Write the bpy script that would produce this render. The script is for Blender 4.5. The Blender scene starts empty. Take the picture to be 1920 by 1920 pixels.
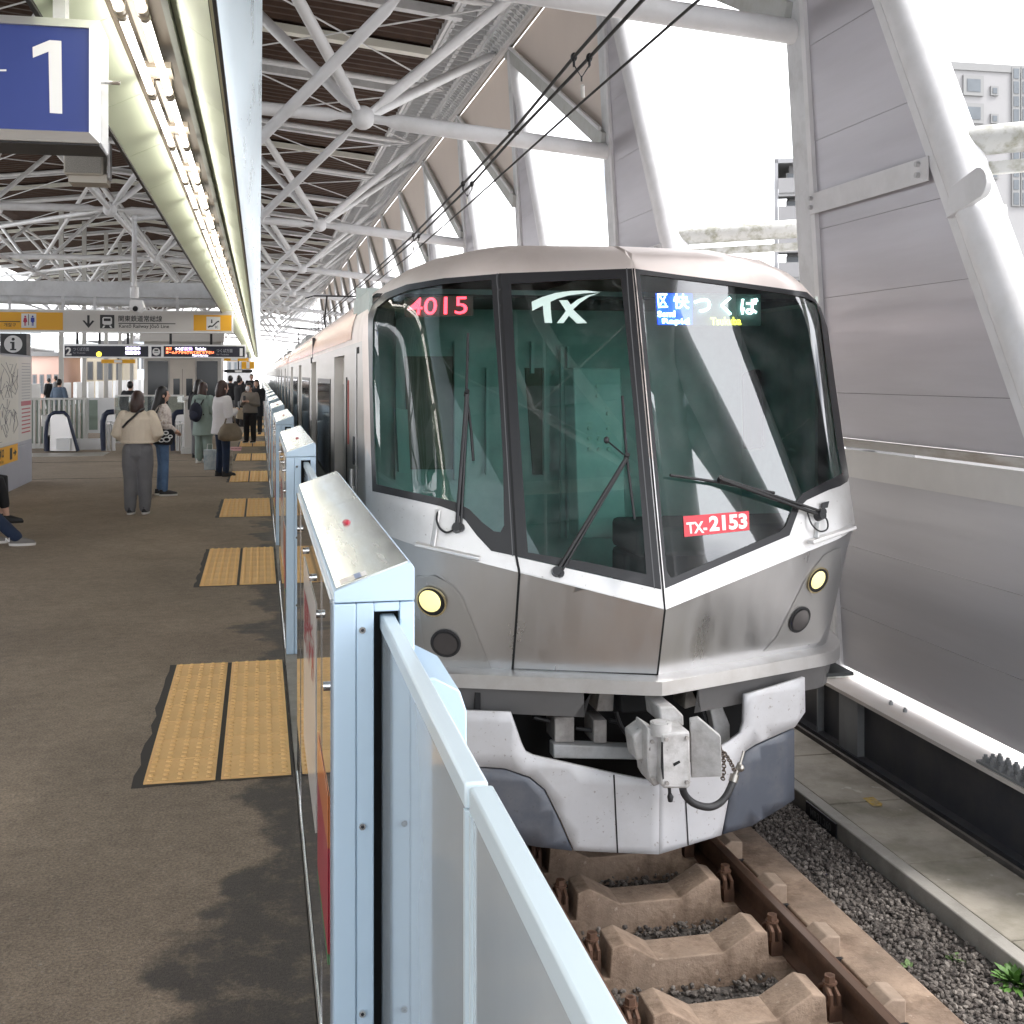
import bpy, bmesh, math, random
from mathutils import Vector, Matrix
from mathutils.geometry import delaunay_2d_cdt
R = math.radians
random.seed(7)
SC = bpy.context.scene
COL = SC.collection

# ---------------------------------------------------------------- camera
FPX, VPX, HY, CH = 2250.0, 487.0, 702.0, 1.70      # focal length in px of the 1920 px photo, vanishing point, eye height
YAW = math.atan((960 - VPX) / FPX)
cs, sn = math.cos(YAW), math.sin(YAW)
cam = bpy.data.cameras.new('camera')
cam.sensor_width = 36
cam.lens = FPX / 1920 * 36
cam.shift_y = -(960 - HY) / 1920
cam.clip_start = 0.05
cam.clip_end = 3000
camo = bpy.data.objects.new('camera', cam)
COL.objects.link(camo)
camo.location = (0, 0, CH)
camo.rotation_euler = (R(90), 0, -YAW)
SC.camera = camo

# ---------------------------------------------------------------- sky, sun, exposure
SUN_EL, SUN_AZ = 52, 120          # azimuth clockwise from +Y
w = bpy.data.worlds.new('World')
SC.world = w
w.use_nodes = True
nt = w.node_tree
bg = nt.nodes['Background']
sky = nt.nodes.new('ShaderNodeTexSky')
sky.sky_type = 'NISHITA'
sky.sun_disc = False
sky.sun_elevation = R(SUN_EL)
sky.sun_rotation = R(SUN_AZ)
tc = nt.nodes.new('ShaderNodeTexCoord')
mp = nt.nodes.new('ShaderNodeMapping')
mp.inputs['Scale'].default_value = (1, 1, 2.4)
nz = nt.nodes.new('ShaderNodeTexNoise')
nz.inputs['Scale'].default_value = 3.2
nz.inputs['Detail'].default_value = 4
rp = nt.nodes.new('ShaderNodeValToRGB')
rp.color_ramp.elements[0].position = .36
rp.color_ramp.elements[0].color = (.215, .217, .238, 1)
rp.color_ramp.elements[1].position = .47
rp.color_ramp.elements[1].color = (1.06, 1.06, 1.09, 1)
mul = nt.nodes.new('ShaderNodeVectorMath')
mul.operation = 'SCALE'
mul.inputs['Scale'].default_value = 9.5
mix = nt.nodes.new('ShaderNodeMix')
mix.data_type = 'RGBA'
mix.inputs[0].default_value = .88
L = nt.links.new
L(tc.outputs['Generated'], mp.inputs['Vector'])
L(mp.outputs['Vector'], nz.inputs['Vector'])
L(nz.outputs['Fac'], rp.inputs['Fac'])
L(rp.outputs['Color'], mul.inputs[0])
L(sky.outputs['Color'], mix.inputs[6])
L(mul.outputs[0], mix.inputs[7])
L(mix.outputs[2], bg.inputs['Color'])
bg.inputs['Strength'].default_value = .11

sl = bpy.data.lights.new('sun', 'SUN')
sl.energy = 1.2
sl.angle = R(18)
sl.color = (1, .97, .92)
so = bpy.data.objects.new('sun', sl)
COL.objects.link(so)
d = Vector((math.sin(R(SUN_AZ)) * math.cos(R(SUN_EL)), math.cos(R(SUN_AZ)) * math.cos(R(SUN_EL)), math.sin(R(SUN_EL))))
so.rotation_euler = d.to_track_quat('Z', 'Y').to_euler()
so.location = (30, -20, 40)

SC.view_settings.view_transform = 'Standard'
SC.view_settings.look = 'None'
SC.view_settings.exposure = 2.25
SC.view_settings.gamma = 1
SC.cycles.use_denoising = True
SC.cycles.max_bounces = 8
SC.cycles.transparent_max_bounces = 16

# ---------------------------------------------------------------- photo helpers: turn a pixel of the photo into a ray / a point on a plane
def ray(u, v):
    a, b = (u - 960) / FPX, (HY - v) / FPX
    return Vector((a * cs + sn, -a * sn + cs, b))
def at_X(u, v, X):
    r = ray(u, v); return Vector((X, r.y * X / r.x, CH + r.z * X / r.x))
def at_Y(u, v, Y):
    r = ray(u, v); return Vector((r.x * Y / r.y, Y, CH + r.z * Y / r.y))
def at_Z(u, v, Z):
    r = ray(u, v); t = (Z - CH) / r.z; return Vector((r.x * t, r.y * t, Z))
def px(p):
    dep = p[0] * sn + p[1] * cs
    return 960 + FPX * (p[0] * cs - p[1] * sn) / dep, HY + FPX * (CH - p[2]) / dep

# ---------------------------------------------------------------- object helpers
def thing(name, label, cat, loc=(0, 0, 0), rz=0, group=None):
    o = bpy.data.objects.new(name, None)
    COL.objects.link(o)
    o.location = loc
    o.rotation_euler = (0, 0, rz)
    o.empty_display_size = .1
    tag(o, label, cat, group)
    return o
def tag(o, label, cat, group=None):
    o['label'] = label
    o['category'] = cat
    if group: o['group'] = group
    return o
def kind(o, k):
    o['kind'] = k
    return o
def dup(root, loc, label=None, rz=None, group=None):
    r = root.copy(); COL.objects.link(r); r.location = loc
    if rz is not None: r.rotation_euler = (0, 0, rz)
    if label: r['label'] = label
    if group: r['group'] = group
    for ch in list(root.children):
        c = ch.copy(); COL.objects.link(c); c.parent = r
        for g in ch.children:
            e = g.copy(); COL.objects.link(e); e.parent = c
    return r
ORD = 'first second third fourth fifth sixth seventh eighth ninth tenth eleventh twelfth thirteenth fourteenth fifteenth sixteenth seventeenth eighteenth nineteenth twentieth'.split()
ORD += ['twenty-' + x for x in ORD[:9]] + ['thirtieth'] + ['thirty-' + x for x in ORD[:9]] + ['fortieth'] + ['forty-' + x for x in ORD[:9]] + ['fiftieth'] + ['fifty-' + x for x in ORD[:9]] + ['sixtieth'] + ['sixty-' + x for x in ORD[:9]]

class MB:
    def __init__(s): s.v = []; s.f = []; s.m = []
    def add(s, vs, fs, m=0):
        b = len(s.v); s.v += [tuple(p) for p in vs]
        for f in fs: s.f.append([b + i for i in f]); s.m.append(m)
        return s
    def box(s, x0, y0, z0, x1, y1, z1, m=0):
        return s.add([(x0, y0, z0), (x1, y0, z0), (x1, y1, z0), (x0, y1, z0), (x0, y0, z1), (x1, y0, z1), (x1, y1, z1), (x0, y1, z1)],
                     [(0, 3, 2, 1), (4, 5, 6, 7), (0, 1, 5, 4), (1, 2, 6, 5), (2, 3, 7, 6), (3, 0, 4, 7)], m)
    def beam(s, p0, p1, wd, ht, m=0, up=(0, 0, 1)):
        p0, p1 = Vector(p0), Vector(p1); t = (p1 - p0).normalized(); a = t.cross(Vector(up))
        if a.length < 1e-4: a = Vector((1, 0, 0))
        a.normalize(); b = a.cross(t); a = a * wd / 2; b = b * ht / 2
        return s.add([p0 - a - b, p0 + a - b, p0 + a + b, p0 - a + b, p1 - a - b, p1 + a - b, p1 + a + b, p1 - a + b],
                     [(0, 1, 2, 3), (7, 6, 5, 4), (0, 4, 5, 1), (1, 5, 6, 2), (2, 6, 7, 3), (3, 7, 4, 0)], m)
    def rings(s, rs, cap=True, m=0, close=False):
        n = len(rs[0]); b = len(s.v)
        for r in rs: s.v += [tuple(p) for p in r]
        k = len(rs)
        for i in range(k if close else k - 1):
            for j in range(n):
                i2 = (i + 1) % k
                s.f.append([b + i * n + j, b + i * n + (j + 1) % n, b + i2 * n + (j + 1) % n, b + i2 * n + j]); s.m.append(m)
        if cap and not close:
            s.f.append([b + j for j in range(n)][::-1]); s.m.append(m)
            s.f.append([b + (k - 1) * n + j for j in range(n)]); s.m.append(m)
        return s
    def tube(s, p0, p1, r0, r1=None, n=10, m=0, cap=True):
        return s.path([p0, p1], [r0, r0 if r1 is None else r1], n, m, cap)
    def path(s, ps, r, n=8, m=0, cap=True, close=False):
        ps = [Vector(p) for p in ps]; k = len(ps)
        if not isinstance(r, (list, tuple)): r = [r] * k
        rs = []; a = None
        for i in range(k):
            if close: t = (ps[(i + 1) % k] - ps[i - 1]).normalized()
            else: t = (ps[min(i + 1, k - 1)] - ps[max(i - 1, 0)]).normalized()
            if a is None:
                a = t.cross(Vector((0, 0, 1)))
                if a.length < .05: a = t.cross(Vector((0, 1, 0)))
            a = (a - t * a.dot(t)).normalized(); b = t.cross(a)
            rs.append([ps[i] + (a * math.cos(2 * math.pi * j / n) + b * math.sin(2 * math.pi * j / n)) * r[i] for j in range(n)])
        return s.rings(rs, cap, m, close)
    def ball(s, c, r, nu=12, nv=8, m=0):
        c = Vector(c); rx, ry, rz = r if isinstance(r, (list, tuple)) else (r, r, r)
        vs = [c + Vector((0, 0, -rz))]
        for i in range(1, nv):
            ph = math.pi * i / nv - math.pi / 2
            for j in range(nu):
                th = 2 * math.pi * j / nu
                vs.append(c + Vector((rx * math.cos(ph) * math.cos(th), ry * math.cos(ph) * math.sin(th), rz * math.sin(ph))))
        vs.append(c + Vector((0, 0, rz))); fs = []
        for j in range(nu):
            fs.append((0, 1 + (j + 1) % nu, 1 + j)); e = 1 + (nv - 2) * nu
            fs.append((e + j, e + (j + 1) % nu, len(vs) - 1))
        for i in range(nv - 2):
            for j in range(nu):
                q = 1 + i * nu
                fs.append((q + j, q + (j + 1) % nu, q + nu + (j + 1) % nu, q + nu + j))
        return s.add(vs, fs, m)
    def prism(s, pts, vec, m=0):
        pts = [Vector(p) for p in pts]; v = Vector(vec); n = len(pts)
        nrm = Vector((0, 0, 0))
        for i in range(n): nrm += pts[i].cross(pts[(i + 1) % n])
        if nrm.dot(v) > 0: pts = pts[::-1]
        b = len(s.v); s.v += [tuple(p) for p in pts] + [tuple(p + v) for p in pts]
        s.f.append([b + i for i in range(n)]); s.m.append(m)
        s.f.append([b + n + i for i in range(n)][::-1]); s.m.append(m)
        for i in range(n):
            j = (i + 1) % n
            s.f.append([b + j, b + i, b + n + i, b + n + j]); s.m.append(m)
        return s
    def disc(s, c, nrm, r, n=20, m=0, depth=0):
        nrm = Vector(nrm).normalized(); c = Vector(c)
        a = nrm.orthogonal().normalized(); b = nrm.cross(a)
        pts = [c + (a * math.cos(2 * math.pi * j / n) + b * math.sin(2 * math.pi * j / n)) * r for j in range(n)]
        if depth: return s.prism(pts, nrm * depth, m)
        return s.add(pts, [list(range(n))], m)
    def mesh(s, name, mats):
        me = bpy.data.meshes.new(name); me.from_pydata(s.v, [], s.f)
        for mt in (mats if isinstance(mats, (list, tuple)) else [mats]): me.materials.append(mt)
        me.polygons.foreach_set('material_index', s.m)
        return me
    def build(s, name, mats, parent=None, smooth=35, bevel=0, solid=0, weld=False):
        me = s.mesh(name, mats)
        if weld:
            bm = bmesh.new(); bm.from_mesh(me); bmesh.ops.remove_doubles(bm, verts=bm.verts, dist=1e-5); bm.to_mesh(me); bm.free()
        if smooth:
            me.polygons.foreach_set('use_smooth', [True] * len(me.polygons))
            me.set_sharp_from_angle(angle=R(smooth))
        me.update()
        o = bpy.data.objects.new(name, me); COL.objects.link(o)
        if parent is not None: o.parent = parent
        if bevel:
            b = o.modifiers.new('b', 'BEVEL'); b.width = bevel; b.segments = 2; b.limit_method = 'ANGLE'; b.angle_limit = R(40)
            b.harden_normals = False
        if solid:
            b = o.modifiers.new('s', 'SOLIDIFY'); b.thickness = abs(solid); b.offset = -1 if solid > 0 else 1
        return o

def inside(p, poly):
    x, y = p; c = False; j = len(poly) - 1
    for i in range(len(poly)):
        xi, yi = poly[i]; xj, yj = poly[j]
        if (yi > y) != (yj > y) and x < (xj - xi) * (y - yi) / (yj - yi) + xi: c = not c
        j = i
    return c
def densify(poly, st):
    out = []
    for i in range(len(poly)):
        a, b = Vector(poly[i]), Vector(poly[(i + 1) % len(poly)]); n = max(1, int((b - a).length / st))
        out += [tuple(a.lerp(b, k / n)) for k in range(n)]
    return out
def flat_patch(outer, holes=(), st=.08):
    """2-D polygon with holes -> vertices, triangles (grid of inner points for curved mapping)"""
    outer = densify(outer, st); holes = [densify(h, st) for h in holes]
    vs = []; es = []
    for pl in [outer] + holes:
        b = len(vs); vs += [Vector(p) for p in pl]; es += [(b + i, b + (i + 1) % len(pl)) for i in range(len(pl))]
    xs = [p[0] for p in outer]; ys = [p[1] for p in outer]
    y = min(ys) + st / 2
    while y < max(ys):
        x = min(xs) + st / 2
        while x < max(xs):
            if inside((x, y), outer) and not any(inside((x, y), h) for h in holes) and min((Vector((x, y)) - q).length for q in vs[:len(outer) + sum(map(len, holes))]) > st * .4:
                vs.append(Vector((x, y)))
            x += st
        y += st
    v2, e2, f2, *_ = delaunay_2d_cdt(vs, es, [], 0, 1e-6)
    fs = []
    for f in f2:
        c = sum((v2[i] for i in f), Vector((0, 0))) / len(f)
        if inside(c, outer) and not any(inside(c, h) for h in holes): fs.append(list(f))
    return [tuple(p) for p in v2], fs

def text_mesh(body, size, align='CENTER', bold=0.0, extrude=0.0, sx=1.0):
    c = bpy.data.curves.new('text', 'FONT'); c.body = body; c.size = size; c.align_x = align; c.align_y = 'CENTER'
    c.offset = bold; c.extrude = extrude; c.resolution_u = 3
    o = bpy.data.objects.new('text', c); COL.objects.link(o)
    dg = bpy.context.evaluated_depsgraph_get()
    me = bpy.data.meshes.new_from_object(o.evaluated_get(dg))
    bpy.data.objects.remove(o); bpy.data.curves.remove(c)
    vs = [(v.co.x * sx, v.co.y) for v in me.vertices]; fs = [list(p.vertices) for p in me.polygons]
    bpy.data.meshes.remove(me)
    return vs, fs
def write(mb, body, size, o, ux, uy, m=0, align='CENTER', bold=0.0, sx=1.0):
    """lay lettering on a plane: origin o, unit vectors ux, uy"""
    o, ux, uy = Vector(o), Vector(ux), Vector(uy)
    vs, fs = text_mesh(body, size, align, bold, 0, sx)
    mb.add([o + ux * a + uy * b for a, b in vs], fs, m)

# ---------------------------------------------------------------- materials
def _n(t, k): return t.nodes.new(k)
def M(name, col, rough=.5, metal=0.0, var=.0, vscale=3.0, bump=0.0, bscale=40.0, stretch=(1, 1, 1), dirt=None, dscale=6.0, damt=.5, rvar=0.0, coat=0.0, spec=.5, speck=None):
    m = bpy.data.materials.new(name); m.use_nodes = True; t = m.node_tree; b = t.nodes['Principled BSDF']; ln = t.links.new
    b.inputs['Base Color'].default_value = (*col, 1); b.inputs['Roughness'].default_value = rough; b.inputs['Metallic'].default_value = metal
    b.inputs['Coat Weight'].default_value = coat; b.inputs['Specular IOR Level'].default_value = spec
    if not (var or bump or dirt or rvar or speck): return m
    tcn = _n(t, 'ShaderNodeTexCoord'); mpn = _n(t, 'ShaderNodeMapping'); mpn.inputs['Scale'].default_value = stretch
    ln(tcn.outputs['Object'], mpn.inputs['Vector']); cur = None
    def noise(sc, det=5, rg=.6):
        n = _n(t, 'ShaderNodeTexNoise'); n.inputs['Scale'].default_value = sc; n.inputs['Detail'].default_value = det; n.inputs['Roughness'].default_value = rg
        ln(mpn.outputs['Vector'], n.inputs['Vector']); return n
    def ramp(src, a, c0, bpos, c1):
        r = _n(t, 'ShaderNodeValToRGB'); e = r.color_ramp.elements; e[0].position = a; e[1].position = bpos
        e[0].color = (*c0, 1); e[1].color = (*c1, 1); ln(src, r.inputs['Fac']); return r.outputs['Color']
    if var:
        n = noise(vscale)
        cur = ramp(n.outputs['Fac'], .3, tuple(c * (1 - var) for c in col), .7, tuple(min(1, c * (1 + var)) for c in col))
    def over(c2, sc, lo, hi, amt, det=6):
        nonlocal cur
        n = noise(sc, det, .65); f = ramp(n.outputs['Fac'], lo, (0, 0, 0), hi, (amt,) * 3)
        x = _n(t, 'ShaderNodeMix'); x.data_type = 'RGBA'; ln(f, x.inputs[0])
        if cur is None: x.inputs[6].default_value = (*col, 1)
        else: ln(cur, x.inputs[6])
        x.inputs[7].default_value = (*c2, 1); cur = x.outputs[2]
    if dirt: over(dirt, dscale, .45, .72, damt)
    if speck: over(speck[0], speck[1], speck[2], speck[2] + .05, speck[3], 2)
    if cur is not None: ln(cur, b.inputs['Base Color'])
    if rvar:
        n = noise(vscale * 2.3); r = _n(t, 'ShaderNodeMapRange'); r.inputs['From Min'].default_value = .3; r.inputs['From Max'].default_value = .7
        r.inputs['To Min'].default_value = max(0, rough - rvar); r.inputs['To Max'].default_value = min(1, rough + rvar)
        ln(n.outputs['Fac'], r.inputs['Value']); ln(r.outputs['Result'], b.inputs['Roughness'])
    if bump:
        n = noise(bscale); bp = _n(t, 'ShaderNodeBump'); bp.inputs['Strength'].default_value = min(1, bump); bp.inputs['Distance'].default_value = .01
        ln(n.outputs['Fac'], bp.inputs['Height']); ln(bp.outputs['Normal'], b.inputs['Normal'])
    return m
def EM(name, col, st):
    m = bpy.data.materials.new(name); m.use_nodes = True; t = m.node_tree; b = t.nodes['Principled BSDF']
    b.inputs['Base Color'].default_value = (*[min(.8, c) for c in col], 1); b.inputs['Emission Color'].default_value = (*col, 1); b.inputs['Emission Strength'].default_value = st
    return m
def GL(name, tint, refl=1.0, rough=0.0, ior=1.5, grime=.0):
    """thin tinted pane: fresnel mirror over a coloured see-through layer"""
    m = bpy.data.materials.new(name); m.use_nodes = True; t = m.node_tree; ln = t.links.new
    t.nodes.remove(t.nodes['Principled BSDF']); out = t.nodes['Material Output']
    tr = _n(t, 'ShaderNodeBsdfTransparent'); tr.inputs['Color'].default_value = (*tint, 1)
    gl = _n(t, 'ShaderNodeBsdfGlossy'); gl.inputs['Roughness'].default_value = rough; gl.inputs['Color'].default_value = (1, 1, 1, 1)
    fr = _n(t, 'ShaderNodeFresnel'); fr.inputs['IOR'].default_value = ior
    k = _n(t, 'ShaderNodeMath'); k.operation = 'MULTIPLY'; k.inputs[1].default_value = refl; k.use_clamp = True
    mx = _n(t, 'ShaderNodeMixShader'); ln(fr.outputs[0], k.inputs[0]); ln(k.outputs[0], mx.inputs[0]); ln(tr.outputs[0], mx.inputs[1]); ln(gl.outputs[0], mx.inputs[2])
    last = mx.outputs[0]
    if grime:
        df = _n(t, 'ShaderNodeBsdfDiffuse'); df.inputs['Color'].default_value = (.6, .62, .62, 1)
        c = _n(t, 'ShaderNodeTexCoord'); n = _n(t, 'ShaderNodeTexNoise'); n.inputs['Scale'].default_value = 5; n.inputs['Detail'].default_value = 8
        n.inputs['Roughness'].default_value = .75
        ln(c.outputs['Object'], n.inputs['Vector']); r = _n(t, 'ShaderNodeMapRange'); r.inputs['From Min'].default_value = .45; r.inputs['From Max'].default_value = .8
        r.inputs['To Max'].default_value = grime; ln(n.outputs['Fac'], r.inputs['Value'])
        m2 = _n(t, 'ShaderNodeMixShader'); ln(r.outputs[0], m2.inputs[0]); ln(last, m2.inputs[1]); ln(df.outputs[0], m2.inputs[2]); last = m2.outputs[0]
    ln(last, out.inputs['Surface'])
    return m

WHITE = M('white_paint', (.74, .74, .76), .38, 0, .05, 1.5, dirt=(.5, .5, .49), dscale=2.2, damt=.45)
WHITE2 = M('white_paint_old', (.66, .67, .69), .45, 0, .08, 2.0, dirt=(.36, .36, .35), dscale=3.5, damt=.5)
MOSS = M('mossy_paint', (.58, .58, .56), .6, 0, .1, 3, dirt=(.20, .19, .11), dscale=11, damt=.9, stretch=(1, .5, 1))
PANEL = M('aluminium_panel', (.52, .505, .545), .40, .35, .09, .8, rvar=.10, stretch=(.5, .22, 2.6), dirt=(.40, .39, .40), dscale=1.1, damt=.4, bump=.06, bscale=3)
STEEL = M('brushed_steel', (.66, .65, .64), .28, 1.0, .05, 2, rvar=.08, bump=.03, bscale=90, stretch=(1, .15, 1))
BLACK = M('black_rubber', (.012, .012, .014), .5)
DARK = M('dark_metal', (.035, .035, .038), .45, .3, .2, 5)
# ================================================================ the setting
# ---- ground far below the viaduct
MB().box(-600, -300, -9.3, 900, 1500, -9.0).build('ground', M('town_ground', (.3, .3, .28), .9, 0, .2, .05))
kind(bpy.data.objects['ground'], 'structure'); 

# ---- platform surface (asphalt with damp margins)
def asphalt():
    m = bpy.data.materials.new('platform_asphalt'); m.use_nodes = True; t = m.node_tree; b = t.nodes['Principled BSDF']; ln = t.links.new
    c = _n(t, 'ShaderNodeTexCoord')
    def noise(sc, det=6, rg=.62, vec=None):
        n = _n(t, 'ShaderNodeTexNoise'); n.inputs['Scale'].default_value = sc; n.inputs['Detail'].default_value = det; n.inputs['Roughness'].default_value = rg
        ln(vec or c.outputs['Object'], n.inputs['Vector']); return n.outputs['Fac']
    def mr(src, a, bb, lo, hi):
        r = _n(t, 'ShaderNodeMapRange'); r.inputs['From Min'].default_value = a; r.inputs['From Max'].default_value = bb
        r.inputs['To Min'].default_value = lo; r.inputs['To Max'].default_value = hi; ln(src, r.inputs['Value']); return r.outputs[0]
    def mth(op, a, bb):
        k = _n(t, 'ShaderNodeMath'); k.operation = op
        for i, q in enumerate((a, bb)):
            if isinstance(q, (int, float)): k.inputs[i].default_value = q
            else: ln(q, k.inputs[i])
        return k.outputs[0]
    def mixc(f, a, bb):
        x = _n(t, 'ShaderNodeMix'); x.data_type = 'RGBA'; ln(f, x.inputs[0])
        for i, q in ((6, a), (7, bb)):
            if isinstance(q, tuple): x.inputs[i].default_value = (*q, 1)
            else: ln(q, x.inputs[i])
        return x.outputs[2]
    sep = _n(t, 'ShaderNodeSeparateXYZ'); ln(c.outputs['Object'], sep.inputs[0])
    base = mixc(mr(noise(.55, 5), .35, .68, 0, 1), (.235, .188, .140), (.345, .278, .208))
    base = mixc(mr(noise(5, 8, .7), .45, .75, 0, .5), base, (.185, .148, .110))
    fine = mth('MULTIPLY', mr(noise(95, 4, .75), .33, .7, .55, 1.5), mr(noise(16, 5, .7), .3, .7, .82, 1.18))
    # pale grit
    base = mixc(mr(noise(75, 1), .69, .73, 0, .6), base, (.36, .33, .3))
    # damp band along the platform-edge doors: wide near Y<4, narrow further on
    nn = noise(1.9, 7, .6)
    wid = mr(sep.outputs['Y'], 2.6, 4.7, .42, .10)
    band = mth('ADD', mth('ADD', sep.outputs['X'], wid), mth('MULTIPLY', mth('SUBTRACT', nn, .5), 1.1))
    wet = mr(band, .06, .15, 0, 1)
    wet = mth('MULTIPLY', wet, mr(noise(7, 6, .7), .28, .5, .25, 1))
    col = mixc(wet, base, (.062, .051, .041))
    x = _n(t, 'ShaderNodeVectorMath'); x.operation = 'MULTIPLY'; ln(col, x.inputs[0]); ln(fine, x.inputs[1])
    ln(x.outputs[0], b.inputs['Base Color'])
    ln(mr(wet, 0, 1, .82, .55), b.inputs['Roughness'])
    bp = _n(t, 'ShaderNodeBump'); bp.inputs['Strength'].default_value = .9; bp.inputs['Distance'].default_value = .006
    ln(noise(210, 3, .7), bp.inputs['Height']); ln(bp.outputs[0], b.inputs['Normal'])
    return m
PW = -10.6          # far (left) platform edge
kind(MB().box(PW, -14, -.35, .146, 140, 0).build('platform', asphalt()), 'structure')
CONC = M('concrete', (.33, .31, .28), .85, 0, .18, 1.4, bump=.25, bscale=60, dirt=(.16, .15, .13), dscale=2.6, damt=.7, speck=((.5, .48, .44), 60, .66, .5))
kind(MB().box(.15, -14, -.35, .42, 140, .004).box(.13, -14, -1.5, .36, 140, -.354).build('platform_edge', CONC), 'structure')
# expansion joints of the platform
for i, y in enumerate((20.6, 24.5)):
    kind(MB().box(-6, y, .001, .1, y + .012, .0045).build('expansion_joint', DARK), 'structure')
kind(MB().box(-9.6, 26.2, .001, -3.2, 27.4, .006).build('landing_plate', M('landing_plate', (.5, .47, .42), .4, .6, .1, 3)), 'structure')

# ---- track bed
TC, RH = 2.075, -1.06                # track centre, rail head height
BED = -1.36
GRAV = M('ballast', (.085, .075, .068), .95, 0, .5, 55, bump=.9, bscale=75)
kind(MB().box(.36, -14, BED - .4, 4.5, 150, BED).build('track_bed', GRAV), 'structure')
BEAM = M('rusty_concrete', (.30, .218, .16), .85, 0, .38, 2.6, bump=.6, bscale=42, dirt=(.10, .06, .038), dscale=4.6, damt=.95, speck=((.5, .42, .35), 26, .69, .4))
BEAM2 = M('pale_concrete_block', (.33, .25, .19), .85, 0, .2, 7, bump=.3, bscale=60, dirt=(.2, .14, .1), dscale=9, damt=.6)
RUST = M('rusty_steel', (.12, .065, .042), .6, .35, .3, 9, bump=.15, bscale=80, dirt=(.05, .03, .024), dscale=5)
HEAD = M('rail_running_edge', (.19, .12, .085), .38, .75, .2, 4, stretch=(1, .1, 1))
tag(MB().box(2.87, -6, BED, 3.14, 40, RH - .19).box(2.50, -6, BED, 2.87, 40, RH - .22).build('track_beam', BEAM, None, bevel=.01),
    'rust stained concrete beam running under the right rail', 'track beam')
tag(MB().box(1.0, -6, BED, 1.28, 40, RH - .19).box(1.28, -6, BED, 1.65, 40, RH - .22).build('track_beam', BEAM, None, bevel=.01),
    'concrete beam under the left rail, hidden below the platform side', 'track beam')
prof = [(-.064, 0), (.064, 0), (.064, .012), (.012, .03), (.008, .125), (.034, .137), (.034, .166), (.026, .174), (-.026, .174), (-.034, .166), (-.034, .137), (-.008, .125), (-.012, .03), (-.064, .012)]
def rail(xc, lab):
    rt = thing('rail', lab, 'rail', (xc, 0, RH - .174), 0, 'running rails of the near track')
    MB().prism([(x, -6, z) for x, z in prof], (0, 60, 0)).build('rail_body', RUST, rt, smooth=50)
    MB().box(-.027, -6, .1745, .012, 54, .1765).build('running_surface', HEAD, rt)
    return rt
rail(TC + .5675, 'brown steel rail nearest the grey panelled wall')
rail(TC - .5675, 'brown steel rail beside the platform, mostly hidden by the blue barrier')

# ---- sleepers with raised shoulders and spring clips
def sleeper_meshes():
    h0, h1 = .05, .15           # waist and shoulder height above the bed
    pts = [(-.66, 0), (.66, 0), (.66, .13), (.57, .13), (.415, .13), (.405, .275), (.34, .295), (.17, .20), (-.17, .20), (-.34, .295), (-.405, .275), (-.415, .13), (-.57, .13), (-.66, .13)]
    body = MB().prism([(x, -.105, z) for x, z in pts], (0, .21, 0)).mesh('sleeper_body', BEAM)
    cl = []
    for sx in (-1, 1):
        m = MB(); x = sx * .475
        m.box(x - .03, -.06, .13, x + .03, .06, .20)
        m.path([(x - .02, -.05, .2), (x - .02, -.05, .245), (x - .02, 0, .275), (x - .02, .05, .245), (x - .02, .05, .2)], .013, 6)
        m.path([(x + .02, -.05, .2), (x + .02, -.05, .24), (x + .02, 0, .262), (x + .02, .05, .24), (x + .02, .05, .2)], .011, 6)
        m.tube((x, 0, .19), (x, 0, .315), .014, n=8); m.tube((x, 0, .285), (x, 0, .315), .026, n=6); m.tube((x, 0, .278), (x, 0, .286), .034, n=12)
        cl.append(m.mesh('rail_clip', RUST))
    return body, cl
sb, scl = sleeper_meshes()
def obj_from(me, name, parent=None):
    o = bpy.data.objects.new(name, me); COL.objects.link(o)
    if parent is not None: o.parent = parent
    return o
RN0 = ['nearest the camera', 'second from the camera', 'third from the camera', 'fourth from the camera', 'fifth from the camera, in the shade of the nose', 'sixth from the camera, under the nose', 'seventh from the camera, under the train', 'eighth from the camera, under the train']
RN = ['nearest the camera', 'second from the camera', 'third from the camera', 'fourth from the camera', 'fifth, shaded by the nose', 'sixth, under the nose', 'seventh, under the train', 'eighth, under the train']
for k in range(8):
    y = 5.07 + .63 * (k - 1)
    t = thing('sleeper', 'rust stained concrete sleeper between the rails, ' + RN[k], 'sleeper', (TC, y, BED), 0, 'concrete sleepers between the rails')
    o = obj_from(sb, 'sleeper_body', t); b = o.modifiers.new('b', 'BEVEL'); b.width = .007; b.segments = 2
    for c in scl: obj_from(c, 'rail_clip', t)
    q = thing('shoulder_block', 'pale concrete block right of the rail, ' + RN[k], 'concrete block', (TC + .5675 + .17, y, RH - .22), 0, 'concrete blocks along the right rail')
    MB().prism([(-.05, -.09, 0), (.07, -.09, 0), (.07, -.09, .13), (-.0, -.09, .14), (-.06, -.09, .10)], (0, .17, 0)).build('block', BEAM2, q, bevel=.008)
    MB().box(-.07, -.115, .0, .075, -.092, .03).build('bearing_pad', BLACK, q)

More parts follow.
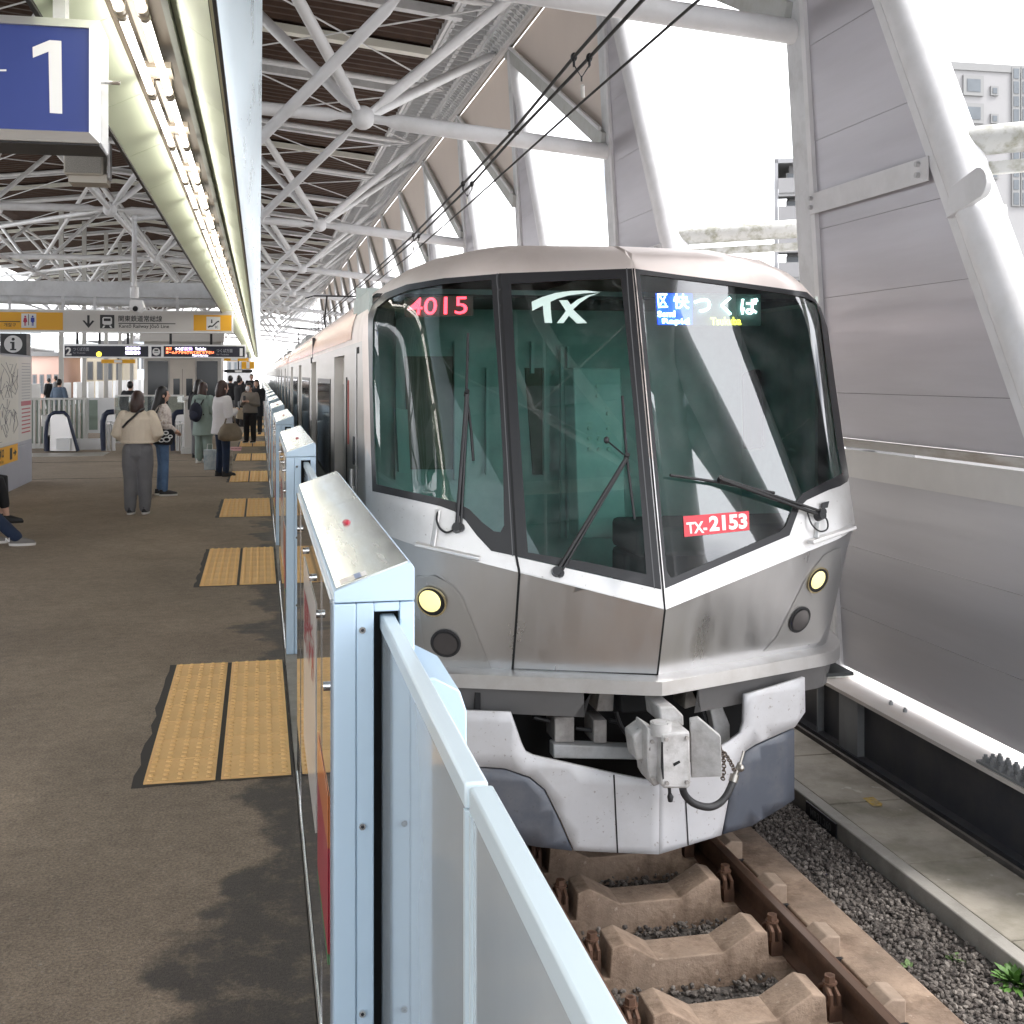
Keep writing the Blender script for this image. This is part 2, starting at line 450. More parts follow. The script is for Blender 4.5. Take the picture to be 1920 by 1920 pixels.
# ---- loose stones of the ballast
rs = random.Random(3)
ico = bmesh.new(); bmesh.ops.create_icosphere(ico, subdivisions=1, radius=1)
IV = [v.co.copy() for v in ico.verts]; IFc = [[v.index for v in f.verts] for f in ico.faces]; ico.free()
mb = MB()
def stones(n, x0, x1, y0, y1, z, pile=.03):
    for i in range(n):
        r = rs.uniform(.009, .019); q = Matrix.Rotation(rs.uniform(0, 6.3), 3, Vector((rs.random() - .5, rs.random() - .5, rs.random())).normalized())
        s = Vector((rs.uniform(.7, 1.3), rs.uniform(.6, 1.1), rs.uniform(.5, .9)))
        c = Vector((rs.uniform(x0, x1), rs.uniform(y0, y1), z + rs.uniform(-.004, pile)))
        mb.add([c + q @ Vector((v.x * s.x * r * rs.uniform(.8, 1.15), v.y * s.y * r, v.z * s.z * r)) for v in IV], IFc, 0 if rs.random() < .6 else (1 if rs.random() < .6 else 2))
stones(8200, 3.15, 3.64, 4.6, 11.5, BED + .05, .02)
stones(5200, 1.30, 2.5, 3.6, 8.2, BED + .045, .03)
S1 = M('stone_a', (.125, .108, .096), .9, 0, .3, 30); S2 = M('stone_b', (.07, .058, .052), .9, 0, .3, 30); S3 = M('stone_c', (.21, .185, .165), .9, 0, .25, 30)
kind(MB().box(3.145, -6, BED, 3.665, 60, BED + .05).box(1.29, -6, BED, 2.49, 60, BED + .03).build('ballast_layer', GRAV), 'structure')
kind(mb.build('gravel', [S1, S2, S3], None, smooth=0), 'stuff')

# ---- walkway between ballast and girder
WK = -1.20
WALK = M('walkway_concrete', (.36, .325, .275), .88, 0, .24, 1.1, bump=.3, bscale=45, dirt=(.15, .14, .10), dscale=2.1, damt=.8, speck=((.58, .54, .48), 7, .68, .6))
kind(MB().box(3.667, -6, BED - .1, 3.76, 60, WK).build('kerb', CONC, None, bevel=.008), 'structure')
mb = MB(); y = -5.5
while y < 40:
    mb.box(3.766, y, BED - .1, 4.30, y + .985, WK - .004 + rs.uniform(-.003, .003)); y += 1.0
kind(mb.build('walkway', WALK, None, bevel=.006), 'structure')
kind(MB().box(4.308, -6, BED - .1, 4.47, 60, WK - .07).build('gutter_channel', M('mossy_gutter', (.2, .18, .15), .9, 0, .3, 3, dirt=(.09, .08, .05), dscale=3, damt=.8)), 'structure')
mb = MB().box(4.335, -6, WK - .07, 4.36, 60, WK + .005).box(4.365, -6, WK - .07, 4.395, 60, WK - .03)
tag(mb.build('cable_duct', M('cable_duct', (.14, .125, .115), .7, 0, .3, 4)), 'long grey cable duct at the foot of the dark girder', 'duct')
# ---- weeds
LEAF = M('leaf', (.075, .17, .03), .55, 0, .3, 20); LEAF2 = M('pale_leaf', (.14, .21, .08), .6, 0, .3, 20)
def weed(p, n, ln_, lab, mt, wd=.016):
    r = random.Random(n); t = thing('weed', lab, 'plant', p, 0, 'weeds in the ballast'); m = MB()
    for i in range(n):
        a = r.uniform(0, 6.28); el = r.uniform(.35, 1.3); d1 = Vector((math.cos(a) * math.cos(el), math.sin(a) * math.cos(el), math.sin(el)))
        s = d1.cross(Vector((0, 0, 1))).normalized(); l = ln_ * r.uniform(.6, 1.1); pts = []
        for k, (f, ww) in enumerate(((0, .3), (.35, 1), (.7, .8), (1, .05))):
            c = d1 * l * f + Vector((0, 0, -.35 * l * f * f)); pts += [c - s * wd * ww, c + s * wd * ww + Vector((0, 0, .004))]
        m.add(pts, [(0, 1, 3, 2), (2, 3, 5, 4), (4, 5, 7, 6)])
    m.build('leaves', mt, t)
    MB().tube((0, 0, -.02), (0, 0, ln_ * .4), .004, .002, n=5).build('stem', LEAF2, t)
p = at_Z(1908, 1846, BED + .06); weed((min(p.x, 3.63), p.y, BED + .05), 60, .17, 'bright green leafy weed growing against the kerb', LEAF)
p = at_Z(1787, 1797, BED + .06); weed((p.x, p.y, BED + .05), 9, .08, 'small pale weed alone in the ballast, with round leaves', LEAF2, .022)
p = at_Z(1704, 1812, BED + .06); weed((p.x, p.y, BED + .05), 7, .06, 'tiny weed seedling beside the track beam', LEAF2, .014)
# kilometre plate on the kerb and yellow mark on the walkway
kp = tag(MB().box(3.655, 7.18, WK - .12, 3.664, 7.62, WK - .015).build('kerb_plate', M('plate_black', (.01, .012, .016), .5)), 'small black number plate fixed on the kerb face', 'number plate')
mb = MB(); write(mb, 'MR31.260', .075, (3.6535, 7.40, WK - .068), (0, -1, 0), (0, 0, 1), bold=.001); o = mb.build('plate_lettering', M('plate_grey', (.16, .17, .18), .5), kp)
mb = MB(); q = [at_Z(u, v, WK + .001) for u, v in ((1617, 1496), (1637, 1494), (1655, 1507), (1653, 1512), (1636, 1511))]
mb.add(q, [(0, 1, 2, 3, 4)]); kind(mb.build('yellow_mark', M('worn_yellow', (.42, .28, .05), .8, 0, .4, 30, dirt=(.33, .3, .25), dscale=18, damt=.9)), 'structure')

# ---- girder with ledge along the right side
GX, LZ, WX = 4.48, -.77, 4.72
GIRD = M('girder_paint', (.055, .058, .07), .5, 0, .15, 2, dirt=(.1, .09, .08), dscale=4, damt=.4)
GIRD2 = M('girder_paint_pale', (.24, .25, .26), .5, 0, .15, 4)
LEDG = M('ledge_paint', (.74, .70, .67), .5, 0, .08, 2, dirt=(.6, .47, .38), dscale=3, damt=.5, stretch=(1, .25, 1))
g = thing('edge_girder', 'dark steel girder with bright ledge running under the grey wall', 'girder', (0, 0, 0))
MB().box(GX + .06, -6, BED - .3, GX + .08, 130, LZ - .03).box(GX - .02, -6, WK - .06, GX + .06, 130, WK - .03).build('web', GIRD, g)
MB().box(GX - .03, -6, LZ - .028, 5.35, 130, LZ).build('ledge', LEDG, g)
for y in (4.3, 6.35, 8.45, 9.12, 11, 14):
    MB().box(GX + .0, y, WK - .03, GX + .058, y + (.016 if y != 8.45 else .30), LZ - .03).build('stiffener', GIRD2, g)
m = MB().box(GX + .03, 9.0, LZ, 5.0, 9.5, LZ + .03); m.build('base_plate', MOSS, g, bevel=.004)
def bolts(pts, r=.022, h=.03):
    m = MB()
    for p in pts: m.tube(p, (p[0], p[1], p[2] + h), r, n=6); m.tube((p[0], p[1], p[2] + h), (p[0], p[1], p[2] + h * 1.6), r * .55, n=8)
    return m
b0 = at_Z(1880, 1450, LZ)
MB().box(GX - .02, b0.y - .5, LZ + .001, GX + .14, b0.y + .22, LZ + .02).build('splice_plate', GIRD2, g, bevel=.003)
bolts([(GX + .01 + .05 * i, b0.y + .16 - .085 * j, LZ + .02) for i in range(3) for j in range(8)]).build('splice_bolt', GIRD2, g)
bolts([(4.62, 8.2, LZ), (4.62, 8.0, LZ)], .018, .02).build('ledge_bolt', GIRD2, g)

# ---- clad supports of the right side wall: post, raking tube, aluminium infill
def XL(z): return 4.68 - .05 * z           # the wall leans in slightly
def yp(z): return .02 * z                  # post leans back
def yt(z): return -3.36 + .50 * z          # edge of the infill along the raking tube (local to the post base)
FINS = [9.2 + 5.6 * k for k in range(-4, 17)]
GOLD = M('panel_low', (.53, .525, .55), .40, .3, .07, .8, rvar=.10, stretch=(.5, .2, 2.6), dirt=(.42, .41, .42), dscale=1.0, damt=.4, bump=.06, bscale=3)
JOINT = M('joint_grey', (.16, .155, .16), .6)
RIVET = M('rivet', (.55, .55, .56), .4, .6)
def fin(y0, k, clad, lab):
    f = thing('wall_support', lab, 'roof support', (0, y0, 0), 0, 'clad supports along the right side wall')
    zt = 6.9
    # post (box section standing proud of the infill on the track side)
    P = lambda x, z, dy: (XL(z) + x, yp(z) + dy, z)
    mb = MB(); z0 = LZ + .001
    mb.add([P(-.02, z0, .02), P(.16, z0, .02), P(.16, z0, .34), P(-.02, z0, .34), P(-.02, 7.5, .02), P(.16, 7.5, .02), P(.16, 7.5, .34), P(-.02, 7.5, .34)],
           [(0, 3, 2, 1), (4, 5, 6, 7), (0, 1, 5, 4), (1, 2, 6, 5), (2, 3, 7, 6), (3, 0, 4, 7)])
    mb.build('post', WHITE2, f, bevel=.02)
    mb = MB(); mb.add([P(-.035, z0, -.06), P(.03, z0, -.06), P(.03, z0, .017), P(-.035, z0, .017), P(-.035, zt, -.06), P(.03, zt, -.06), P(.03, zt, .017), P(-.035, zt, .017)],
           [(0, 3, 2, 1), (4, 5, 6, 7), (0, 1, 5, 4), (1, 2, 6, 5), (2, 3, 7, 6), (3, 0, 4, 7)])
    mb.build('post_flange', WHITE, f)
    # raking tube
    q0 = Vector((XL(-.75) + .05, yt(-.75) - .20, LZ)); q1 = Vector((XL(7.3) + .05, yt(7.3) - .20, 7.3))
    MB().tube(q0, q1, .15, n=20).build('raking_tube', WHITE, f, smooth=60)
    mb = MB()
    for z in (LZ, 6.6):
        pass
    mb.add([(XL(z) + dx, yt(z) + dy, z) for z in (LZ, 6.9) for dx, dy in ((-.04, -.045), (.02, -.045), (.02, .045), (-.04, .045))],
           [(0, 3, 2, 1), (4, 5, 6, 7), (0, 1, 5, 4), (1, 2, 6, 5), (2, 3, 7, 6), (3, 0, 4, 7)])
    mb.build('edge_trim', WHITE, f)
    if clad:
        zs = [1.19, 1.55, 2.33, 2.9, 3.63, 4.42, 5.2, 5.9, 6.7]
        m = MB()
        for a, b in zip(zs, zs[1:]):
            a2, b2 = a + .002, b - .002
            m.add([(XL(a2), yt(a2) + .04, a2), (XL(a2), yp(a2) - .05, a2), (XL(b2), yp(b2) - .05, b2), (XL(b2), yt(b2) + .04, b2)] +
                  [(XL(a2) + .03, yt(a2) + .04, a2), (XL(a2) + .03, yp(a2) - .05, a2), (XL(b2) + .03, yp(b2) - .05, b2), (XL(b2) + .03, yt(b2) + .04, b2)],
                  [(0, 1, 2, 3), (7, 6, 5, 4), (0, 4, 5, 1), (1, 5, 6, 2), (2, 6, 7, 3), (3, 7, 4, 0)])
        m.build('infill_panel', PANEL, f)
        m = MB()
        for a, b in zip(zs, zs[1:]):
            m.box(XL(b) + .006, yt(b) + .05, b - .006, XL(b) + .02, yp(b) - .06, b + .006)
        m.build('panel_joint', JOINT, f)
        # cross rail with bolts
        z = 3.11
        MB().box(XL(z) - .055, yt(z) + .05, z - .085, XL(z) - .045, yp(z) - .02, z + .085).box(XL(z) - .05, yt(z) + .05, z + .075, XL(z) - .002, yp(z) - .02, z + .085).build('cross_rail', WHITE, f)
        m = MB()
        for yy, zz in ((yt(z) + .16, z + .045), (yt(z) + .16, z - .03), (yp(z) - .06, z + .045), (yp(z) - .06, z - .03)):
            m.tube((XL(z) - .056, yy, zz), (XL(z) - .085, yy, zz), .02, n=6)
        m.build('rail_bolt', RIVET, f)
    return f
LBL = {}
for k, y in enumerate(FINS):
    i = k - 4
    clad = i >= 0
    if i == 0: lab = 'nearest grey clad wall support, beside the train nose at the right edge'
    elif i > 0: lab = 'grey clad wall support behind the train, %s along the wall from the nearest' % ORD[i]
    else: lab = 'open white wall support behind the camera, %s from the nose' % ORD[-i]
    fin(y, i, clad, lab)
# ---- low solid wall of long aluminium panels below the supports
lw = thing('panel_wall', 'long low wall of pale grey aluminium panels beside the train', 'wall', (0, 0, 0))
m = MB(); j = MB()
zs = [LZ + .07, -.22, .32, 1.10]
for a, b in zip(zs, zs[1:]):
    a2, b2 = a + .004, b - .004
    m.add([(XL(z) + dx, y, z) for dx in (0, .03) for z, y in ((a2, 9.2 + yt(a2)), (a2, 9.14), (b2, 9.14), (b2, 9.2 + yt(b2)))],
          [(0, 1, 2, 3), (7, 6, 5, 4), (0, 4, 5, 1), (1, 5, 6, 2), (2, 6, 7, 3), (3, 7, 4, 0)])
    if b < 1: j.box(XL(b) + .01, 9.25 + yt(b), b - .006, XL(b) + .02, 9.13, b + .006)
m.build('wall_panel', GOLD, lw); j.build('panel_joint', M('joint_light', (.62, .61, .63), .3, .7), lw)
MB().box(XL(1.15) - .05, 9.25 + yt(1.15), 1.125, XL(1.15) + .04, 9.14, 1.185).build('drip_rail', M('stained_rail', (.55, .53, .5), .5, 0, .1, 4, dirt=(.22, .15, .09), dscale=5, damt=.9, stretch=(1, .2, 1)), lw)
MB().box(XL(.9) - .012, 9.3 + yt(1), .88, XL(.9) - .002, 9.14, 1.1).build('upstand', M('upstand', (.62, .61, .6), .45, .3, .06, 2), lw)
MB().box(XL(-.2) - .03, 9.141, LZ, XL(-.2) + .05, 9.175, 1.1).build('end_trim', WHITE2, lw)

# ---- tie tubes along the outside, window frames, gable triangles
GLASSF = M('frame_grey', (.5, .5, .49), .45, .3)
for k in range(-3, 8):
    y0 = 9.2 + 5.6 * k
    z = 3.25
    b = (XL(z) + .08, y0 + yt(z) - .24, z); a = (b[0] + 2.5, b[1] - 2.4, z)
    t = thing('outer_tie', 'mossy tube running outwards from %s raking support' % ('the nearest' if k == 0 else 'the ' + ORD[k] + ' farther' if k > 0 else 'the ' + ORD[-k - 1] + ' open'), 'tube', (0, 0, 0), 0, 'horizontal outer tubes between wall supports')
    MB().tube(a, b, .10, n=16).build('tube', MOSS, t, smooth=60)
    MB().beam((a[0], a[1], z - .19), (b[0] + .12, b[1] - .12, z - .19), .07, .08).build('lower_rail', MOSS, t)
    if k > -3:
        # frame of the opening below the tube
        fy = yt(z) + y0 - .42
        m = MB(); m.beam((XL(3) + .05, fy, 3.0), (XL(.2) + .05, fy - 1.42, .2), .05, .07)
        m.build('frame_stile', GLASSF, t)
    # end plate on the raking tube
    q = Vector((XL(2.75) - .11, y0 + yt(2.75) - .22, 2.75))
    mb = MB(); pts = []
    for s in range(9):
        an = -math.pi / 2 + math.pi * s / 8; pts.append((q.x, q.y - .18 - .10 * math.cos(an), q.z + .16 + .10 * math.sin(an)))
    pts += [(q.x, q.y + .12, q.z + .18), (q.x, q.y + .17, q.z - .02)]
    mb.prism(pts, (.05, 0, 0)); mb.build('gusset', WHITE, t, bevel=.005)
PINK = M('pale_fabric', (.72, .63, .57), .7, 0, .03, .6)
FEAVE = M('eave_gutter', (.50, .51, .50), .5, .2, .06, 2, dirt=(.3, .3, .24), dscale=4, damt=.5)
for k in range(-3, 14):
    y0, y1 = 9.2 + 5.6 * k, 9.2 + 5.6 * (k + 1)
    A = Vector((XL(7.4), y1 + yp(7.4) + .2, 7.4)); B = Vector((XL(7.4), y0 + yp(7.4) + .2, 7.4)); C = Vector((XL(4.75), y0 + yp(4.75) + .2, 4.75))
    t = thing('gable_panel', 'pinkish triangular panel over the %s' % ('opening right above the train nose' if k == 0 else ('wall opening behind the train, %s along' % ORD[k] if k > 0 else 'opening behind the camera, %s from the nose' % ORD[-k])), 'panel', (0, 0, 0), 0, 'triangular panels under the roof edge')
    MB().prism([A + Vector((.02, 0, 0)), B + Vector((.02, 0, 0)), C + Vector((.02, 0, 0))], (.04, 0, 0)).build('fabric', PINK, t)
    MB().beam(A, C, .16, .22).build('raking_gutter', FEAVE, t)
    MB().beam(A + Vector((-.1, 0, .16)), C + Vector((-.1, 0, .16)), .04, .05).build('rim', WHITE, t)

# ---- unseen braces beside the camera, added for the windscreen to mirror
for i, (a, b, lab) in enumerate((((4.66, 3.5, 5.4), (4.80, 5.0, .6), 'added white brace tube falling towards the train in the bay beside the camera'), ((4.52, 4.9, 5.2), (4.62, 3.6, .6), 'added white brace tube crossing the other one in the bay beside the camera'), ((4.64, 4.25, 5.4), (4.74, 4.85, .4), 'steepest added brace tube of the bay beside the camera'))):
    t = thing('added_brace', lab, 'tube', (0, 0, 0), 0, 'added crossing braces beside the camera'); MB().tube(a, b, .13, n=18).build('tube', WHITE, t, smooth=60)
# ---- unseen wall past the opposite track, heights shaped for reflections and side light
fw = thing('unseen_wall', 'unseen grey clad wall beyond the opposite track, shaped for the windscreen reflections', 'wall', (-15, 0, 0)); OPW = M('unseen_cladding', (.30, .30, .31), .5, .2, .1, .6)
for y in range(-14, 30, 4):
    MB().box(-.05, y + .02, -1, 0, y + 3.98, 7.3 if 2 <= y < 18 else 2.4).build('wall_panel', OPW, fw); MB().box(0, y - .15, -1, .25, y + .15, 2.5).build('post', WHITE2, fw)

bpn = thing('added_bay_panel', 'unseen dark panel beside the camera, added to darken the windscreen reflection', 'panel', (4.86, 0, 0))  # added out of view so the right windscreen mirrors something dark
for z0, z1 in ((1.2, 2.3), (2.31, 3.4), (3.41, 4.5), (4.51, 6.2)): MB().box(0, 5.0, z0, .03, 6.15, z1).build('cladding', GIRD, bpn)
MB().box(-.03, 4.95, .2, .03, 5.0, 6.2).box(-.03, 6.15, .2, .03, 6.2, 6.2).build('panel_frame', WHITE2, bpn)

# ---- unseen dark block behind the camera, added to darken the cab window reflections
rb_ = thing('reflection_block', 'added dark block behind the camera, unseen, mirrored in the cab windows', 'building', (-13, -16, -9)); OFB = M('block_dark', (.07, .073, .078), .7)
MB().box(0, -8, 12, 12.5, 0, 28.5).build('wall', OFB, rb_)
MB().box(1, -7, 0, 2, -1, 12).box(10, -7, 0, 11, -1, 12).build('pier', OFB, rb_)
for j in range(4): MB().box(.5, .002, 13.5 + 3.5 * j, 12, .06, 15.1 + 3.5 * j).build('window_band', M('block_glass', (.03, .035, .04), .4), rb_)
# ================================================================ station roof
def ZR(x): return 8.12 - .11 * x if x > -5 else 8.12 + .55 + .11 * (x + 5)
DECK = M('brown_deck', (.062, .037, .027), .6, 0, .2, 4, spec=.25)
rf = thing('station_roof', 'dark brown corrugated station roof with white rafters and edge trays', 'roof', (0, 0, 0))
def yf(k): return 9.2 + 5.6 * k
def deck(x0, x1, y0, y1):
    m = MB(); xs = [x0, x1]; n = int((y1 - y0) / .09); vs = []; fs = []
    for i in range(n + 1):
        y = y0 + i * .09; dz = (0, .0, .075, .075)[i % 4]
        for x in xs: vs.append((x, y, ZR(x) + dz))
    for i in range(n): fs.append((2 * i, 2 * i + 1, 2 * i + 3, 2 * i + 2))
    m.add(vs, fs); return m
m = MB()
for a, b in ((3.12, -1), (-1, -5), (-5, -9.5), (-9.5, -14)):
    mm = deck(b, a, -4, 124); m.add(mm.v, mm.f)
m.build('roof_deck', DECK, rf, smooth=0)
MB().add([(3.1, -4, ZR(3.1) + .16), (3.1, 124, ZR(3.1) + .16), (-5, 124, ZR(-5) + .16), (-5, -4, ZR(-5) + .16), (-14, 124, ZR(-14) + .16), (-14, -4, ZR(-14) + .16)],
         [(0, 1, 2, 3), (3, 2, 4, 5)]).build('roof_covering', M('roof_cover', (.3, .3, .3), .6), rf)
STRIP = M('cream_strip', (.74, .73, .66), .45, 0, .06, 2)
for k in range(-1, 11):
    y = 11.05 + 11.2 * k
    m = MB()
    for a, b in ((3.1, -5), (-5, -13.9)):
        m.beam((a, y, ZR(a) - .10), (b, y, ZR(b) - .10), .46, .05); m.beam((a, y - .26, ZR(a) - .13), (b, y - .26, ZR(b) - .13), .06, .14)
    m.build('light_strip', STRIP, rf)
for k in range(-1, 20):
    y = yf(k) + .7
    m = MB()
    for a, b in ((3.3, -5), (-5, -13.9)): m.beam((a, y - 1.4, ZR(a) - .09), (b, y - 1.4, ZR(b) - .09), .2, .16)
    m.build('rafter', WHITE2, rf)
# edge trays (perforated) and gutter
TRAY = M('tray_paint', (.62, .63, .65), .5, 0, .1, 6, dirt=(.3, .3, .29), dscale=6, damt=.5)
def ladder(x0, x1, z0, z1, st, th, hole):
    m = MB(); y = -3.9
    sx = (x1 - x0); d = Vector((x1 - x0, 0, z1 - z0))
    for f in (0, .5, 1) if hole else (0, 1):
        c = Vector((x0, 0, z0)) + d * f; m.box(c.x - .035, -3.9, c.z - .05, c.x + .035, 122, c.z + .05)
    while y < 121:
        a, b = Vector((x0, y, z0)), Vector((x1, y, z1)); m.beam(a, b, .025, th); y += st
    return m
ladder(3.22, 3.86, 7.70, 7.62, .30, .13, True).build('perforated_tray', TRAY, rf)
ladder(3.93, 4.13, 7.56, 7.40, .2, .13, True).build('narrow_tray', TRAY, rf)
MB().box(3.14, -4, 7.84, 4.3, 124, 7.87).build('edge_soffit', M('soffit_dim', (.33, .33, .34), .6), rf)
MB().box(3.12, -4, 7.68, 3.18, 124, 7.86).box(4.16, -4, 7.36, 4.24, 124, 7.86).box(4.3, -4, 7.46, 4.36, 124, 7.7).build('edge_gutter', WHITE, rf)
MB().box(4.242, -4, 7.38, 4.298, 124, 7.45).build('timber_edge', M('weathered_board', (.36, .32, .26), .8, 0, .3, 4), rf)

# ---- tubular roof trusses: one per bay, ball joints, chords, struts, rods
def zup(x): return ZR(x) - .32
def truss(k, lab):
    Y = yf(k) + .6
    t = thing('roof_truss', lab, 'roof truss', (0, Y, 0), 0, 'white tubular roof trusses')
    full = k < 9
    ROWS = (1.29, -3.1, -7.5, -11.4)
    lo = [Vector((x, 0, 4.98 + (.0 if x > 0 else .22))) for x in ROWS]
    jm = {}
    def put(name, mb):
        if full: return mb.build(name, WHITE, t, smooth=60)
        b = jm.setdefault(name, MB()); b.add(mb.v, mb.f)
    on_ = [(k in (-2, -1, 0) or k % 2 == 1) if i == 0 else (k + i) % 2 == 0 for i in range(4)]
    for p, q in zip(lo, on_):
        if q: put('ball_joint', MB().ball(p, .155, 14, 10))
    n = 10 if full else 6
    def tb(name, a, b, r, g=.14):
        a, b = Vector(a), Vector(b); d = (b - a).normalized(); a2, b2 = a + d * g, b - d * g
        mb = MB().path([a2, a2 + d * .16, a2 + d * .3, b2 - d * .3, b2 - d * .16, b2], [r * .55, r * .55, r, r, r * .55, r * .55], n); put(name, mb)
    if on_[0]:
        e0 = Vector((XL(4.6) + .05, -.42 + yp(4.6), 4.6)); d0 = (e0 - lo[0]).normalized(); put('tie', MB().path([lo[0] + d0 * .14, lo[0] + d0 * .3, lo[0] + d0 * .44, e0], [.058, .058, .105, .105], n))
        for a, b in zip(lo, lo[1:]): tb('tie', a, b, .085, .14)
    for i, p in enumerate(lo):
        if not on_[i]: continue
        for dx, dy in ((2.45, 2.8), (2.45, -2.8), (-2.2, 2.8), (-2.2, -2.8)):
            if i == 0 and dx > 0: e = (4.12, -.02 + (5.6 if dy > 0 else 0), 7.42)
            else: e = (p.x + dx, dy, zup(p.x + dx))
            if e[0] > -13.6: tb('strut', p, e, .075 if i == 0 else .062)
    # upper chords
    for a, b in ((3.6, -.9), (-.9, -5.3), (-5.3, -9.7), (-9.7, -13.6)):
        tb('upper_chord', (a, 2.8, zup(a)), (b, 2.8, zup(b)), .06, .05)
    for x in (-.9, -9.7):
        tb('long_chord', (x, -2.8, zup(x)), (x, 2.8, zup(x)), .055, .03)
    for x0, x1 in ((3.6, -.9), (-.9, -5.3), (-5.3, -9.7)):
        put('tie_rod', MB().tube((x0, -2.8, zup(x0) - .02), (x1, 2.8, zup(x1) - .02), .016, n=5)); put('tie_rod', MB().tube((x0, 2.8, zup(x0) + .02), (x1, -2.8, zup(x1) + .02), .016, n=5))
    if k in (0, 1, 3, 5, 7): tb('hanger', lo[0], (-.55, 1.9, 3.35), .055)
    # lower diagonal bracing between rows to the next bay
    for i, (a, b) in enumerate(zip(lo, lo[1:])):
        if i and on_[i]: tb('lower_brace', a, b + Vector((0, 5.6, 0)), .05)
    for p, q in zip(lo[1:], on_[1:]):
        if q: tb('lower_chord', p, p + Vector((0, 11.2, 0)), .06)
    if jm:
        al = MB()
        for mb in jm.values(): al.add(mb.v, mb.f)
        al.build('lattice', WHITE, t, smooth=60)
for k in range(-2, 20):
    lab = ('white tube roof truss above the train nose, with ball joints' if k == 0 else
           'white tube roof truss over the train, %s bay beyond the nose' % ORD[k - 1] if k > 0 else
           'white tube roof truss overhead, %s bay in front of the nose' % ORD[-k - 1])
    truss(k, lab)

# ================================================================ light canopy along the platform edge
LC0, LC1 = -4.0, 96
GREEN = M('pale_green_panel', (.60, .66, .50), .45, 0, .05, .8)
lc = thing('light_canopy', 'long hanging lighting trough with pale green panels and light blue fascia', 'light trough', (0, 0, 0))
zc = 2.98
m = MB(); y = LC0
while y < LC1:
    m.add([(x_, yy, z_ + o_) for o_ in (0, .012) for x_, yy, z_ in ((-.735, y + .004, zc - .04), (-.535, y + .004, zc + .055), (-.535, y + 1.236, zc + .055), (-.735, y + 1.236, zc - .04))], [(0, 1, 2, 3), (7, 6, 5, 4), (0, 4, 5, 1), (1, 5, 6, 2), (2, 6, 7, 3), (3, 7, 4, 0)]); y += 1.24
m.build('left_panel', GREEN, lc)
m = MB(); y = LC0
while y < LC1:
    m.add([(-.315, y + .003, zc + .07), (-.17, y + .003, zc - .03), (-.17, y + 1.237, zc - .03), (-.315, y + 1.237, zc + .07),
           (-.315, y + .003, zc + .085), (-.17, y + .003, zc - .015), (-.17, y + 1.237, zc - .015), (-.315, y + 1.237, zc + .085)],
          [(0, 3, 2, 1), (4, 5, 6, 7), (0, 1, 5, 4), (1, 2, 6, 5), (2, 3, 7, 6), (3, 0, 4, 7)]); y += 1.24
m.build('right_panel', GREEN, lc)
MB().box(-.53, LC0, zc + .14, -.34, LC1, zc + .16).box(-.54, LC0, zc + .05, -.53, LC1, zc + .16).build('lamp_channel', M('lamp_channel', (.16, .13, .10), .6, .1), lc)
MB().box(-.342, LC0, zc + .035, -.318, LC1, zc + .12).build('divider', M('divider_grey', (.17, .18, .16), .5, .3), lc)
MB().box(-.755, LC0, zc - .05, -.737, LC1, zc + .35).box(-.168, LC0, zc - .04, -.142, LC1, zc + .01).build('dark_trim', DARK, lc)
MB().box(-.165, LC0, zc - .045, -.155, LC1, zc + .01).build('bright_bead', M('bead', (.7, .7, .5), .4, .5), lc)
FASC = M('blue_fascia', (.62, .74, .80), .30, .6, .04, .5, stretch=(3, .5, 3), rvar=.05)
m = MB()
n = 12
pr = [(-.141 + .155 * (i / n) ** .8, zc - .03 + .75 * (i / n) ** 1.1) for i in range(n + 1)]
pr = pr + [(-.16, zc + .72)]
m.prism([(x, LC0, z) for x, z in pr], (0, LC1 - LC0, 0)); m.build('fascia', FASC, lc, smooth=30)
MB().box(-.74, LC0, zc + .38, -.17, LC1, zc + .42).build('trough_top', GREEN, lc)
m = MB(); y = -2
for k in range(16):
    for x in (-.66, -.25): m.tube((x, y, zc + .4), (x, y, 8.0), .02, n=6)
    y += 6.2
m.build('drop_rod', WHITE, lc)
# ---- fluorescent twin lamps
TUBE = EM('lamp_glow', (1, .96, .88), 2.3)
CAP = M('lamp_cap', (.36, .31, .25), .4)
lamp = thing('fluorescent_lamp', 'twin fluorescent lamp, first in view in the trough overhead', 'lamp', (-.435, 3.12, zc - .02), 0, 'twin fluorescent lamps in the trough')
for x in (-.038, .038):
    MB().tube((x, .03, 0), (x, 1.19, 0), .0165, n=10).build('lamp_tube', TUBE, lamp, smooth=60)
    MB().tube((x, 0, 0), (x, .045, 0), .021, n=10).box(x - .012, .01, 0, x + .012, .035, .10).build('lamp_holder', CAP, lamp, smooth=60); MB().tube((x, 1.175, 0), (x, 1.22, 0), .021, n=10).box(x - .012, 1.185, 0, x + .012, 1.21, .10).build('lamp_holder', CAP, lamp, smooth=60)
MB().box(-.03, .05, .075, .03, 1.17, .09).build('batten', M('batten', (.2, .16, .12), .5, .2), lamp)
MB().box(-.06, 1.0, .06, .06, 1.2, .088).build('ballast_box', M('ballast_box', (.35, .3, .24), .5), lamp)
for k in range(-5, 75):
    if k == 0: continue
    kk = k if k > 0 else k
    lab = 'twin fluorescent lamp in the trough, %s' % (('%s beyond the first one in view' % ORD[k - 1]) if 0 < k <= len(ORD) else ('far end of the row' if k > 0 else 'above the camera, %s from the front' % ORD[-k]))
    dup(lamp, (-.435, 3.12 + 1.25 * k, zc - .02), lab)

